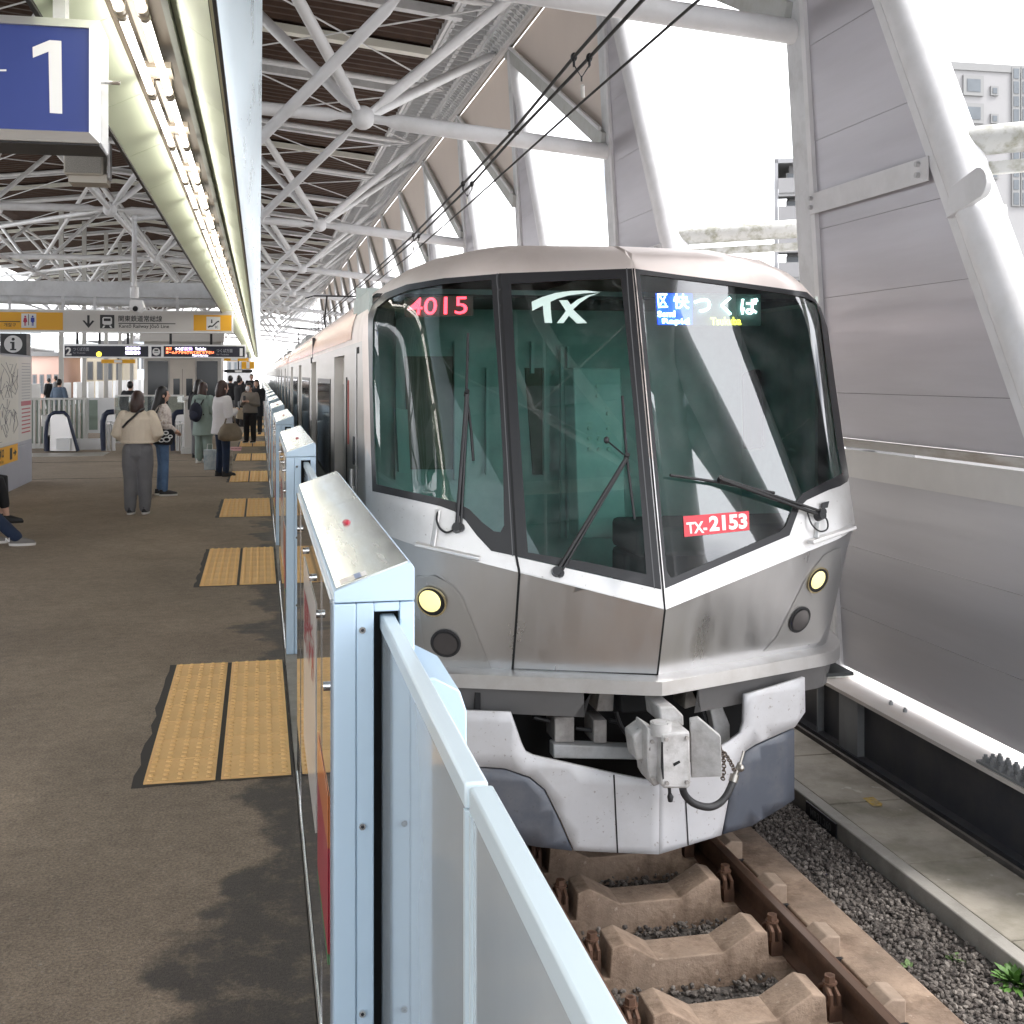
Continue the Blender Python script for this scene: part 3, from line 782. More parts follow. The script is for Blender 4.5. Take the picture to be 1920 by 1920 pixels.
# ---- matching trough over the opposite platform edge
l2 = thing('light_canopy', 'second hanging lighting trough over the opposite platform edge, far left', 'light trough', (-9.9, 0, 0))
MB().box(-.2, 14, zc + .05, .2, LC1, zc + .09).build('left_panel', GREEN, l2); MB().box(.2, 14, zc - .05, .24, LC1, zc + .6).box(-.24, 14, zc - .05, -.2, LC1, zc + .6).build('fascia', FASC, l2)
for k in range(52):
    dup(lamp, (-9.9, 16 + 1.5 * k, zc - .02), 'twin fluorescent lamp in the far left trough, %s along it' % ORD[k])

# ================================================================ overhead wires
WIRE = M('wire_black', (.012, .012, .012), .5)
def wire(pts, r, name, lab, grp=None):
    return tag(MB().path(pts, r, 6).build(name, WIRE, None, smooth=60), lab, 'wire', grp)
cw = [at_X(u, v, 2.09) for u, v in ((1420, -92), (1310, 0), (1093, 190), (875, 386), (775, 473))]
def ext(pts, y):
    a, b = pts[-2], pts[-1]; d = (b - a); d = Vector((0, 1, 0)); return pts + [Vector((b.x, y, b.z))]
wire(ext(cw, 110), .0085, 'contact_wire', 'lowest single black contact wire above the train')
def mess(dx, us):
    return [at_X(u, v, 2.03 + dx) for u, v in us]
m1 = mess(-.045, ((1262, -92), (1170, 0), (1076, 107), (958, 250), (868, 345), (775, 441)))
m2 = mess(.045, ((1300, -92), (1205, 0), (1105, 108), (968, 251), (885, 345), (785, 443)))
wire(ext(m1, 110), .0125, 'messenger_wire', 'thick black messenger wire, left of the upper pair')
wire(ext(m2, 110), .0125, 'messenger_wire', 'thick black messenger wire, right of the upper pair')
PORC = M('white_porcelain', (.7, .68, .64), .3)
for i, (k, ku, lab) in enumerate(((2, (1093, 190), 'large near wire hanger with two black roller clamps'), (4, (875, 386), 'middle wire hanger with two black roller clamps'), (5, (775, 473), 'far wire hanger just above the train roof'))):
    a, b, c = m1[k], m2[k], at_X(*ku, 2.09)
    t = thing('wire_hanger', lab, 'wire hanger', c, 0, 'hangers between the overhead wires')
    a2, b2 = a - c, b - c
    for q in (a2, b2):
        MB().ball(q, (.022, .03, .03), 12, 8).build('roller', BLACK, t); 
        MB().path([q + Vector((0, -.02, -.01)), q + Vector((0, -.015, -.055)), q + Vector((0, .01, -.06)), q + Vector((0, .015, -.01))], .005, 6).build('hook', DARK, t)
    mid = (a2 + b2) / 2
    MB().path([a2 + Vector((0, 0, -.05)), mid + Vector((0, 0, -.13)), b2 + Vector((0, 0, -.05))], .005, 6).tube(mid + Vector((0, 0, -.12)), (mid.x, mid.y, mid.z * .35), .006, n=6).build('dropper', DARK, t)
    MB().tube((mid.x * .3, mid.y * .3, mid.z * .38), (0, 0, .03), .013, n=10).build('insulator', PORC, t)
a, b = m1[3], m2[3]
tag(MB().path([a + Vector((-.02, 0, 0)), a + Vector((0, 0, .012)), b + Vector((0, 0, .012)), b + Vector((.02, 0, 0))], .011, 6).build('wire_spacer', DARK), 'small black spacer clamp joining the two messenger wires', 'wire clamp')

# ================================================================ buildings beyond
BW = M('tower_white', (.20, .197, .20), .8, 0, .04, .3); BG = M('tower_glass', (.07, .08, .09), .35, 0, .2, .6); BF = M('tower_frame', (.15, .15, .15), .6)
BD = M('tower_dark', (.22, .22, .23), .7)
# right: white apartment tower
D = 70
a = at_Y(1795, 131, D); ex = thing('apartment_tower', 'white apartment tower at the right edge behind the tube', 'building', (a.x, a.y, -9))
H = a.z + 9
MB().box(-3, 0, 0, 22, 16, H).build('wall', BW, ex)
MB().box(-3.1, -.1, H, 22.1, 16.1, H + .5).build('parapet', BF, ex)
def win(b, u0, v0, u1, v1, D, par, fr=.12, mt=BG):
    p, q = at_Y(u0, v1, D), at_Y(u1, v0, D); o = Vector(par.location)
    f = MB().box(p.x - o.x - fr, -.14, p.z - o.z - fr, q.x - o.x + fr, -.003, q.z - o.z + fr).build('window', BF, par)
    MB().box(p.x - o.x, -.17, p.z - o.z, q.x - o.x, -.142, q.z - o.z).build('pane', mt, f)
    return f
for r in range(5):
    dv = 52 * r
    win(ex, 1811, 150 + dv, 1836, 172 + dv, D, ex, .25); win(ex, 1859, 166 + dv, 1867, 176 + dv, D, ex)
    for c in range(3): win(ex, 1898 + 17 * c, 130 + dv, 1908 + 17 * c, 148 + dv, D, ex, .1); win(ex, 1898 + 17 * c, 154 + dv, 1908 + 17 * c, 176 + dv, D, ex, .1)
# block with balconies between the posts
D = 78
a = at_Y(1452, 306, D); b2 = at_Y(1500, 306, D)
bb = thing('balcony_block', 'pale apartment block with stacked balconies seen between two posts', 'building', (a.x, a.y, -9), R(-24))
H = a.z + 9; W = 9
MB().box(1.0, 1.2, 0, W, 12, H).build('wall', BW, bb)
MB().box(0, 0, 0, .25, 12, H + .3).box(0, 0, H, W, 12, H + .3).build('end_wall', BD, bb)
for i in range(13):
    z = H - 2.1 - 1.95 * i
    if z < 0: break
    MB().box(.26, -.2, z - .25, W, 1.15, z - .02).box(.26, -.3, z - .02, W, -.2, z + 1.0).build('balcony', BW, bb)
    for c in range(2): f = MB().box(.8 + 3.4 * c, 1.02, z, 3.2 + 3.4 * c, 1.19, z + 1.55).build('window', BF, bb); MB().box(.9 + 3.4 * c, .98, z + .05, 3.1 + 3.4 * c, 1.0, z + 1.5).build('pane', BG, f)
# left: low buildings across the square
CRM = M('cream_wall', (.62, .55, .42), .85, 0, .05, .4); PNK = M('salmon_wall', (.55, .37, .31), .85, 0, .05, .4)
def block(u0, v0, u1, v1, D, mt, lab, cols, rows, wm=BG, name='office_building'):
    a, b = at_Y(u0, v1, D), at_Y(u1, v0, D); t = thing(name, lab, 'building', (a.x, D, -9)); w = b.x - a.x; h = b.z + 9
    MB().box(0, 0, 0, w, 12, h).build('wall', mt, t); MB().box(-.2, -.2, h, w + .2, 12.2, h + .35).build('parapet', BF, t)
    for i in range(cols):
        for j in range(rows):
            x = w * (i + .2) / cols; z = h - 3.1 * (j + 1)
            if z < .5: continue
            f = MB().box(x, -.08, z, x + w / cols * .6, -.003, z + 1.6).build('window', BF, t); MB().box(x + .1, -.1, z + .1, x + w / cols * .6 - .1, -.082, z + 1.5).build('pane', wm, f)
block(-60, 655, 62, 745, 120, BW, 'white block behind the information board', 6, 4)
block(58, 668, 112, 745, 105, PNK, 'salmon pink low building left of the glass fence', 4, 4)
block(160, 646, 232, 745, 110, CRM, 'cream office building behind the escalator fence', 4, 5)
block(236, 640, 272, 745, 140, M('bluish_tower', (.62, .68, .76), .6), 'pale bluish tower left of the lift shaft', 4, 6)
block(425, 660, 470, 745, 190, BW, 'far white block beyond the platform end', 4, 5)
# ================================================================ the train
XC, HWD, YC = TC, 1.475, 5.975
def sofa(a):
    b = abs(a)
    if b <= .74: s, r = .76 * b / .74, 0
    else:
        th = min(1, (b - .74) / .26) * math.pi / 2; s, r = .76 + .24 * math.sin(th), .5 * (1 - math.cos(th))
    return (s if a >= 0 else -s), r
def wz(z):
    if z <= 1.9: return HWD
    t = min(1, (z - 1.9) / .62); return HWD * (1 - t ** 2.5) ** (1 / 2.5)
def zcr(s): return .47 + .25 * abs(s) * HWD
def P(a, z):
    s, r = sofa(a); x = s * wz(z); zc_ = zcr(s)
    y = YC + (.295 * (z - zc_) if z > zc_ else .33 * (zc_ - z)) + .3 * abs(x) + r * (1 + 1.15 * max(0, min(1.1, (zc_ - z) / .75)))
    q = max(0, (z - 2.26) / .24)
    return Vector((XC + x, y + .2 * q * q + .5 * q ** 7, z))
def S(a, z):            # the skirt below the bumper
    s, r = sofa(a); x = s * 1.40
    return Vector((XC + x, 6.06 + .29 * abs(x) + r * .9 + .02 * (-z), z))
def nrm(F, a, z):
    e = .004
    d1 = F(min(1, a + e), z) - F(max(-1, a - e), z) if abs(a) > e else F(a + (e if a >= 0 else -e), z) - F(a, z)
    if abs(a) <= e and a < 0: d1 = -d1
    d2 = F(a, z + e) - F(a, z - e); n = d1.cross(d2); n.normalize()
    return n
def inv(F, u, v, sg):
    """surface parameters of the point seen at pixel (u, v)"""
    z = CH - (v - HY) * 6.5 / FPX; a = .45 * sg; best = None
    for it in range(60):
        p = px(F(a, z)); e = (u - p[0], v - p[1]); er = e[0] ** 2 + e[1] ** 2
        if best is None or er < best[0]: best = (er, a, z)
        if er < .0025: break
        h = 1e-3; h2 = h if abs(a) < .99 else -h * sg
        pa = px(F(a + h2, z)); pz = px(F(a, z + h))
        J = ((pa[0] - p[0]) / h2, (pz[0] - p[0]) / h, (pa[1] - p[1]) / h2, (pz[1] - p[1]) / h)
        det = J[0] * J[3] - J[1] * J[2]
        if abs(det) < 1e-6: a *= .97; continue
        da = (e[0] * J[3] - J[1] * e[1]) / det; dz = (J[0] * e[1] - e[0] * J[2]) / det
        k = min(1, .15 / max(abs(da), abs(dz), 1e-9)); a += da * k; z += dz * k
        a = max(0, min(1, a * sg)) * sg; z = max(-1, min(2.49, z))
    return best[1], best[2]
K = 1.6
def dpx(pts, st=22, close=True):
    o = []
    for i in range(len(pts) if close else len(pts) - 1):
        a, b = Vector(pts[i]), Vector(pts[(i + 1) % len(pts)]); n = max(1, int((b - a).length / st)); o += [tuple(a.lerp(b, k / n)) for k in range(n)]
    return o if close else o + [pts[-1]]
def poly(F, pts, sg, close=False):
    pts = dpx(pts, 22, close) if len(pts) > 1 else pts
    return [(lambda q: (q[0] * K, q[1]))(inv(F, u, v, sg)) for u, v in pts]
def patch(F, outer, holes=(), st=.07, off=0.0, mb=None, m=0):
    vs, fs = flat_patch(outer, holes, st); mb = mb or MB(); out = []
    for A, z in vs:
        a = max(-1, min(1, A / K)); p = F(a, z)
        if off: p = p + nrm(F, a if abs(a) > 1e-6 else math.copysign(1e-3, outer[0][0] + outer[1][0]), z) * off
        out.append(p)
    # outward facing
    f2 = []
    for f in fs:
        n = (out[f[1]] - out[f[0]]).cross(out[f[2]] - out[f[0]])
        f2.append(f if n.dot(Vector((0, -1, 0)) + (out[f[0]] - Vector((XC, 8, out[f[0]].z))) * .3) > 0 else f[::-1])
    return mb.add(out, f2, m)
def strip(F, path_az, wd, off, mb, m=0):
    """thin line drawn on the surface through (a, z) points"""
    n = len(path_az); vs = []
    pts = []
    for i in range(n - 1):
        for k in range(6): pts.append(tuple(path_az[i][j] + (path_az[i + 1][j] - path_az[i][j]) * k / 6 for j in (0, 1)))
    pts.append(path_az[-1]); q = [F(*p) + nrm(F, *p) * off for p in pts]
    for i, p in enumerate(q):
        t = (q[min(i + 1, len(q) - 1)] - q[max(i - 1, 0)]).normalized(); sd = nrm(F, *pts[i]).cross(t).normalized() * wd / 2
        vs += [p - sd, p + sd]
    return mb.add(vs, [(2 * i, 2 * i + 1, 2 * i + 3, 2 * i + 2) for i in range(len(q) - 1)], m)
def on(F, u, v, sg, off=0.0):
    a, z = inv(F, u, v, sg); return F(a, z) + nrm(F, a, z) * off
def write_px(mb, body, quad, F, sg, off, m=0, bold=0.0):
    vs, fs = text_mesh(body, 1, 'LEFT', bold)
    xs = [p[0] for p in vs]; ys = [p[1] for p in vs]; x0, x1, y0, y1 = min(xs), max(xs), min(ys), max(ys); out = []
    tl, tr, br, bl = [Vector(q) for q in quad]
    for x, y in vs:
        s, t = (x - x0) / (x1 - x0), (y - y0) / (y1 - y0)
        q = tl.lerp(tr, s).lerp(bl.lerp(br, s), 1 - t); out.append(on(F, q.x, q.y, sg, off))
    mb.add(out, [f if (out[f[1]] - out[f[0]]).cross(out[f[2]] - out[f[0]]).y < 0 else f[::-1] for f in fs], m)

FSTEEL = M('front_steel', (.58, .58, .587), .34, .95, .05, 1.6, rvar=.08, bump=.03, bscale=120, stretch=(2.2, 1, .5))
BSTEEL = M('band_steel', (.68, .67, .665), .42, .75, .05, 2, dirt=(.5, .47, .44), dscale=5, damt=.35, speck=((.25, .22, .2), 42, .69, .6))
RSTEEL = M('roof_steel', (.76, .675, .63), .46, .6, .06, 1.2, rvar=.05, dirt=(.55, .45, .40), dscale=2.6, damt=.4, stretch=(1, 1, .6))
SSTEEL = M('side_steel', (.54, .515, .485), .36, 1.0, .05, 1.5, rvar=.06, stretch=(1, .12, 2))
MASK = M('black_mask', (.013, .013, .015), .32, 0, bump=.0, rvar=.0)
PANE2 = GL('side_windscreen_glass', (.48, .73, .68), 1.0, 0.0, 1.62, .07)
PANE = GL('windscreen_glass', (.44, .74, .67), 1.0, 0.0, 2.1, .07)
SKW = M('skirt_white', (.50, .50, .52), .42, 0, .05, 2, dirt=(.36, .34, .33), dscale=2.4, damt=.5, speck=((.2, .17, .15), 46, .66, .6))
SKD = M('skirt_slate', (.072, .081, .103), .45, 0, .12, 2, dirt=(.2, .19, .19), dscale=5, damt=.35, speck=((.05, .05, .06), 26, .67, .5))
VAL = M('valance_grey', (.115, .112, .112), .6, 0, .1, 3)
BLK = M('pit_black', (.008, .008, .009), .8)
CAST = M('cast_coupler', (.50, .49, .485), .6, .1, .12, 6, bump=.2, bscale=50, dirt=(.2, .18, .165), dscale=9, damt=.6, speck=((.08, .065, .055), 17, .68, .85))

train = thing('train', 'silver commuter train at the platform, lead car with red number in its window', 'train', (0, 0, 0))

# --- outlines taken from the photograph, projected on to the nose surface
ML = [(935.5, 513.5), (832, 522), (763, 534), (722, 550), (701, 567), (691, 590), (691, 632), (693, 715), (696, 835), (699, 921), (746, 931), (825, 949), (852, 959), (873, 976), (894, 1004), (921, 1033), (966.5, 1042.5), (951.5, 784)]
GLF = [(921, 525), (832, 533), (766, 545), (729, 560), (708, 577), (700, 600), (699, 715), (703, 835), (707, 908), (750, 918), (825, 934), (858, 943), (880, 955), (905, 980), (926, 996), (938, 998), (945, 985), (943, 860), (933, 690)]
MR = [(1268, 515), (1377, 529), (1458, 540), (1512, 548), (1536, 560), (1546, 577), (1551, 615), (1566, 724), (1581, 832), (1591, 894), (1588, 903), (1553, 919), (1512, 938), (1499, 951), (1490, 976), (1480, 1004), (1360, 1055)]
GRT = [(1200, 515), (1268, 523), (1375, 537), (1455, 549), (1506, 557), (1530, 570), (1538, 595), (1553, 720), (1568, 830), (1578, 888), (1545, 904), (1505, 925), (1488, 945), (1472, 987), (1462, 997), (1360, 1041), (1258, 1084), (1249, 1070), (1226, 800)]
GD = [(958, 533), (1060, 527), (1164, 523), (1190, 790), (1212, 1077), (1100, 1054), (990, 1036), (974, 800)]
EPS = .012
Hl = poly(P, ML, -1, True); Gl_ = poly(P, GLF, -1, True); Gr = poly(P, GRT, 1, True); Gd = poly(P, GD, -1, True)
ztop, zwb = inv(P, 1186, 504, 1)[1], inv(P, 1242, 1104, 1)[1]
Hr = [(EPS, zwb), (EPS, ztop)] + poly(P, MR, 1)
zdb = inv(P, 1232, 1265, 1)[1]
dl = [inv(P, u, v, -1) for u, v in dpx([(938, 513), (953, 784), (968, 1043)], 30, False)]
dl2 = [inv(P, u, v, -1) for u, v in ((974, 1076), (968, 1165), (961, 1257))]
Hd = [(-EPS, ztop)] + [(q[0] * K, q[1]) for q in dl] + [(-EPS, zwb)]      # door window mask
ZB = .085
def crease(A0, A1, n=24): return [(A0 + (A1 - A0) * i / n, zcr(sofa((A0 + (A1 - A0) * i / n) / K)[0])) for i in range(n + 1)]
# upper shell (window band and roof brow)
mb = MB()
adm = dl2[0][0] * K
zcd = zcr(sofa(adm / K)[0])
top = 2.497
half = crease(0, K)
patch(P, half + [(K, top), (0, top)], [Hr], .07, 0, mb)
halfL = crease(-K, 0)
dhole = [(-EPS, ztop - .001), (-EPS, zcr(0) + .005), (adm, zcd + .005)] + [(q[0] * K + .0005, q[1]) for q in dl[::-1]]
patch(P, halfL + [(0, top), (-K, top)], [Hl, dhole], .07, 0, mb)
# split roof brow from the bright band by height
vs, fs, hi, lo = mb.v, mb.f, MB(), MB()
for f in fs:
    c = sum(vs[i][2] for i in f) / len(f); cx = sum(vs[i][0] for i in f) / len(f)
    tgt = hi if c > 1.25 else lo
    tgt.add([vs[i] for i in f], [list(range(len(f)))])
hi.build('roof_brow', RSTEEL, train, smooth=30, weld=True)
lo.build('window_band', BSTEEL, train, smooth=30, weld=True)
# lower nose panels
mb = MB()
patch(P, crease(0, K) + [(K, ZB), (0, ZB)], [], .08, 0, mb)
dbl = dl2[2][0] * K
patch(P, [(-K, ZB)] + crease(-K, adm) + [(dl2[1][0] * K, dl2[1][1]), (dbl, zdb), (-.0, zdb), (0, ZB)], [], .08, 0, mb)
mb.build('nose_panel', FSTEEL, train, smooth=30, weld=True)
# emergency door
dr = patch(P, crease(adm + .004, -.002)[0:] + [(-.002, zdb + .004), (dbl + .004, zdb + .004), (dl2[1][0] * K + .003, dl2[1][1])], [], .08, .002).build('door', FSTEEL, train, smooth=30)
mb = MB(); patch(P, [(-EPS, zwb - .004), (-EPS * .5, zcr(0) + .004), (adm + .004, zcd + .005), (dl[-1][0] * K + .004, dl[-1][1] - .004)], [], .08, .002, mb); mb.build('door_band', BSTEEL, dr)
patch(P, Hd, [Gd], .07, .004).build('window_frame', MASK, dr, smooth=40)
patch(P, Gd, [], .1, -.004).build('glass', PANE2, dr, smooth=40)
# masks and panes
f = patch(P, Hl, [Gl_], .07, .003).build('windscreen_frame', MASK, train, smooth=40); patch(P, Gl_, [], .06, -.004).build('glass', PANE2, f, smooth=40)
f = patch(P, Hr, [Gr], .07, .003).build('windscreen_frame', MASK, train, smooth=40); patch(P, Gr, [], .06, -.004).build('glass', PANE, f, smooth=40)
# seams
mb = MB()
strip(P, [(-.001, zdb), (-.001, zcr(0)), (-.001, 1.2), (-.001, ztop)], .010, .005, mb)
strip(P, [dl2[2], dl2[1], dl2[0]] + dl[::-1], .013, .005, mb)
strip(P, [dl2[2], (dl2[2][0] * .5, (zdb + dl2[2][1]) / 2), (-.001, zdb)], .009, .005, mb)
mb.build('seam', BLK, train, smooth=0)
mb = MB(); strip(P, [(-.03, ztop), (-.03, 1.2), (-.03, zwb)], .006, .0075, mb); strip(P, [(q[0] - .012, q[1]) for q in dl], .005, .0075, mb)
mb.build('bright_seal', M('seal_grey', (.10, .10, .105), .5), train)
# lamp housing facets
HOUS = M('housing_steel', (.49, .488, .485), .36, .9, .06, 2, rvar=.05)
for pts, sg in (([(780, 1080), (815, 1079), (848, 1096), (868, 1120), (896, 1190), (922, 1254), (800, 1252)], -1), ([(1430, 1222), (1455, 1195), (1510, 1085), (1545, 1040), (1575, 1025), (1577, 1080), (1560, 1150), (1535, 1205)], 1)):
    patch(P, poly(P, pts, sg), [], .05, .0025).build('lamp_housing', HOUS, train, smooth=30)
HL = EM('headlamp_glow', (1, .80, .34), .2)
GOLDR = M('lamp_ring', (.78, .66, .40), .2, 1.0)
for u, v, sg, r, lit in ((810, 1127, -1, .082, 1), (836, 1205, -1, .078, 0), (1532, 1087, 1, .075, 1), (1498, 1161, 1, .075, 0)):
    a, z = inv(P, u, v, sg); n = nrm(P, a, z); c = P(a, z) + n * .007
    h = MB().disc(c, n, r + .006, 28, depth=.004).build('headlight' if lit else 'tail_light', GOLDR if lit else DARK, train, smooth=0)
    MB().disc(c + n * .005, n, r - .004, 28, depth=.002).build('bezel', BLK, h)
    if lit:
        cc = c + n * .008 + Vector((-.006, 0, .006)); b = MB(); b.ball((0, 0, 0), (r - .018, .012, r - .018), 20, 10)
        q = n.to_track_quat('-Y', 'Z').to_matrix(); l = MB(); l.add([cc + q @ Vector(p) for p in b.v], b.f); l.build('lens', HL, h, smooth=60)
    else:
        MB().disc(c + n * .008, n, r - .012, 28, depth=.001).build('lens', M('dark_lens', (.05, .045, .045), .15), h)
# bumper ledge, valance
mb = MB(); A = [(-1 + 2 * i / 60) for i in range(61)]
def nx(F, a, z, o):
    p = F(a, z); s, r = sofa(a); n = nrm(F, a if abs(a) > .02 else math.copysign(.02, a if a else 1), z); n.z = 0; n.normalize()
    if abs(a) < 1e-6: n = Vector((0, -1, 0))
    return p + n * o
rows = [[nx(P, a, .09, o) + Vector((0, 0, dz)) for a in A] for o, dz in ((.0, .01), (.055, 0), (.075, -.012), (.075, -.085), (.05, -.09), (-.1, -.09))]
b = []
for r in rows: b += r
n = len(A); mb.add(b, [(i * n + j, i * n + j + 1, (i + 1) * n + j + 1, (i + 1) * n + j) for i in range(len(rows) - 1) for j in range(n - 1)])
mb.build('bumper', M('bumper_steel', (.54, .53, .525), .38, .85, .06, 2, dirt=(.36, .33, .3), dscale=5, damt=.4), train, smooth=30)
mb = MB()
for a0, a1 in ((-1, -.215), (.13, 1)):
    AA = [a0 + (a1 - a0) * i / 30 for i in range(31)]
    sl = .06 if a0 > 0 else -.06
    r0 = [nx(P, a, .09, .03) + Vector((0, 0, -.088)) for a in AA]; r1 = [nx(P, a + (sl if (j == 0 and a0 > 0) or (j == 30 and a0 < 0) else 0), .09, .0) + Vector((0, 0, -.235)) for j, a in enumerate(AA)]
    mb.add(r0 + r1, [(j, j + 1, 31 + j + 1, 31 + j) for j in range(30)])
mb.build('valance', VAL, train, smooth=12)
# skirts
SW = [(800, 1330), (875, 1333), (957, 1336), (978, 1396), (985, 1410), (999, 1417), (1151, 1451), (1217, 1464)]
SWR = [(1369, 1391), (1390, 1375), (1396, 1355), (1398, 1303), (1450, 1288), (1509, 1270), (1510, 1335), (1491, 1363), (1452, 1380), (1416, 1396), (1398, 1408), (1388, 1424), (1370, 1476), (1353, 1566), (1295, 1584)]
SWL = [(1158, 1599), (1076, 1595), (1051, 1537), (1022, 1480), (994, 1457), (947, 1441), (910, 1438), (800, 1438)]
zmid_t, zmid_b = inv(S, 1236, 1468, 1)[1], inv(S, 1236, 1602, 1)[1]
mb = MB(); patch(S, poly(S, SW, -1) + [(0, zmid_t), (0, zmid_b)] + poly(S, SWL, -1), [], .08, 0, mb)
patch(S, [(0, zmid_b), (0, zmid_t)] + poly(S, SWR, 1), [], .08, 0, mb); mb.build('skirt', SKW, train, smooth=30, solid=.025)
mb = MB(); patch(S, poly(S, [(800, 1441), (910, 1441), (947, 1444), (993, 1460), (1020, 1482), (1048, 1538), (1073, 1595), (1010, 1588), (900, 1570), (800, 1560)], -1), [], .08, .002, mb).build('skirt_corner', SKD, train, smooth=30, solid=.025)
mb = MB(); patch(S, poly(S, [(1489, 1367), (1418, 1399), (1400, 1410), (1391, 1425), (1373, 1477), (1356, 1564), (1410, 1548), (1463, 1516), (1489, 1499)], 1), [], .08, .002, mb); mb.build('skirt_corner', SKD, train, smooth=30, solid=.025)
mb = MB()
strip(S, [inv(S, 1151, 1452, -1), inv(S, 1158, 1599, -1)], .008, .003, mb); mb.build('skirt_seam', BLK, train); mb = MB(); strip(S, [inv(S, 1284, 1478, 1), inv(S, 1290, 1584, 1)], .008, .003, mb); mb.build('skirt_seam', BLK, train)
MB().box(XC - 1.34, 7.5, -.95, XC + 1.34, 26.2, -.05).box(XC - .95, 6.95, -.8, XC + .98, 7.5, .0).build('underframe', BLK, train)
MB().box(XC - .95, 6.5, -.02, XC + .98, 7.5, .0).box(XC - .93, 6.42, -.03, XC - .9, 7.0, -.75).build('pocket_roof', BLK, train)
# gear in the coupler pocket
bar = [at_Y(u, v, 6.42) for u, v in ((1038, 1396), (1215, 1403), (1215, 1425), (1038, 1422))]
FR = M('frame_white', (.52, .52, .52), .55, 0, .2, 8, dirt=(.2, .18, .17), dscale=8, damt=.7)
MB().prism(bar, (0, .1, 0)).build('cross_beam', FR, train, bevel=.006); mb = MB(); mb.prism([at_Y(u, v, 6.40) for u, v in ((1330, 1322), (1352, 1318), (1369, 1360), (1369, 1392), (1345, 1400), (1340, 1372))], (0, .08, 0))
mb.build('pocket_bracket', FR, train, bevel=.006)
FR2 = M('frame_dirty', (.30, .28, .265), .7, 0, .4, 9)
mb = MB()
for pts in (((1040, 1345), (1077, 1345), (1077, 1392), (1040, 1392)), ((1113, 1350), (1138, 1350), (1138, 1394), (1113, 1394)), ((1125, 1296), (1152, 1296), (1150, 1334), (1118, 1334)), ((1285, 1292), (1312, 1286), (1310, 1322), (1284, 1330))):
    MB().prism([at_Y(u, v, 6.46) for u, v in pts], (0, .2, 0)).build('pocket_bracket', FR2, train, bevel=.006)
MB().prism([at_Y(u, v, 6.4) for u, v in ((1162, 1302), (1245, 1302), (1245, 1334), (1165, 1338))], (0, .1, 0)).build('coupler_guide', BLK, train, bevel=.01)
# coupler head
YF = 5.78
def fq(pts, y, dep, mb): return mb.prism([at_Y(u, v, y) for u, v in pts], (0, dep, 0))
cp = fq(((1241, 1376), (1294, 1371), (1296, 1474), (1290, 1479), (1245, 1479), (1238, 1470)), YF, .20, MB()).build('coupler', CAST, train, bevel=.012)
fq(((1214, 1362), (1240, 1378), (1240, 1470), (1226, 1476), (1217, 1460), (1213, 1420)), YF + .06, .2, MB()).build('coupler_jaw', CAST, cp, bevel=.01)
p = at_Y(1239, 1360, YF + .06); MB().path([(p.x, p.y, p.z - .045), (p.x, p.y, p.z + .018), (p.x, p.y, p.z + .02), (p.x, p.y, p.z + .012)], [.055, .055, .042, .038], 18).build('pin_boss', CAST, cp, smooth=40)
fq(((1236, 1326), (1264, 1324), (1282, 1342), (1283, 1362), (1240, 1358)), YF + .2, .25, MB()).build('coupler_top', CAST, cp, bevel=.01)
mb = MB(); w0 = [at_Y(1296, 1362, YF + .05), at_Y(1296, 1458, YF + .05)]
o = [at_Y(u, v, YF + .05) for u, v in ((1294, 1350), (1306, 1344), (1338, 1371), (1340, 1444), (1296, 1458))]
mb.prism([q + Vector((0, -.10 * (q.x - o[0].x) / .13, 0)) for q in o], (.012, .045, 0)); mb.build('guide_wing', CAST, cp, bevel=.004)
fq(((1187, 1380), (1212, 1362), (1212, 1424), (1194, 1428)), YF + .14, .16, MB()).build('side_lug', CAST, cp, bevel=.012)
mb = MB().beam(at_Y(1250, 1400, YF + .2), at_Y(1250, 1390, 7.2), .16, .16); mb.build('draw_bar', FR2, cp)
mb = MB(); mb.tube(at_Y(1255, 1478, YF + .08), at_Y(1256, 1490, YF + .08), .009, n=8); mb.path([at_Y(1256, 1488, YF + .08), at_Y(1257, 1494, YF + .08), at_Y(1257, 1503, YF + .08)], [.01, .017, .012], 10); mb.build('release_handle', BLACK, cp)
hs = [at_Y(u, v, YF + .1 + .012 * i) for i, (u, v) in enumerate(((1280, 1478), (1284, 1490), (1296, 1503), (1313, 1511), (1332, 1513), (1349, 1506), (1361, 1493), (1369, 1478), (1374, 1466)))]
def smoothp(ps, n=4):
    out = []
    for i in range(len(ps) - 1):
        p0, p1, p2, p3 = ps[max(i - 1, 0)], ps[i], ps[i + 1], ps[min(i + 2, len(ps) - 1)]
        for k in range(n):
            t = k / n; out.append(.5 * ((2 * p1) + (p2 - p0) * t + (2 * p0 - 5 * p1 + 4 * p2 - p3) * t * t + (3 * p1 - p0 - 3 * p2 + p3) * t ** 3))
    return out + [ps[-1]]
mb = MB()
for u, v in ((1249, 1386), (1288, 1383), (1250, 1468), (1288, 1466), (1222, 1390), (1223, 1460)):
    c = at_Y(u, v, YF - .002 if u > 1240 else YF + .058); mb.tube(c, c + Vector((0, -.012, 0)), .011, n=6)
mb.build('coupler_bolt', FR2, cp)
mb = MB(); mb.prism([at_Y(u, v, YF - .003) for u, v in ((1241, 1392), (1243, 1392), (1245, 1460), (1243, 1462), (1240, 1440))], (0, .01, 0)); mb.prism([at_Y(u, v, YF - .003) for u, v in ((1262, 1432), (1274, 1426), (1276, 1430), (1264, 1437))], (0, .004, 0)); mb.build('coupler_gap', BLK, cp)
mb = MB()
for i, (u0, u1, v0, v1) in enumerate(((1000, 1030, 1345, 1352), (1142, 1165, 1350, 1356), (1080, 1112, 1365, 1370))): mb.tube(at_Y(u0, v0, 6.5), at_Y(u1, v1, 6.5), .012, n=8)
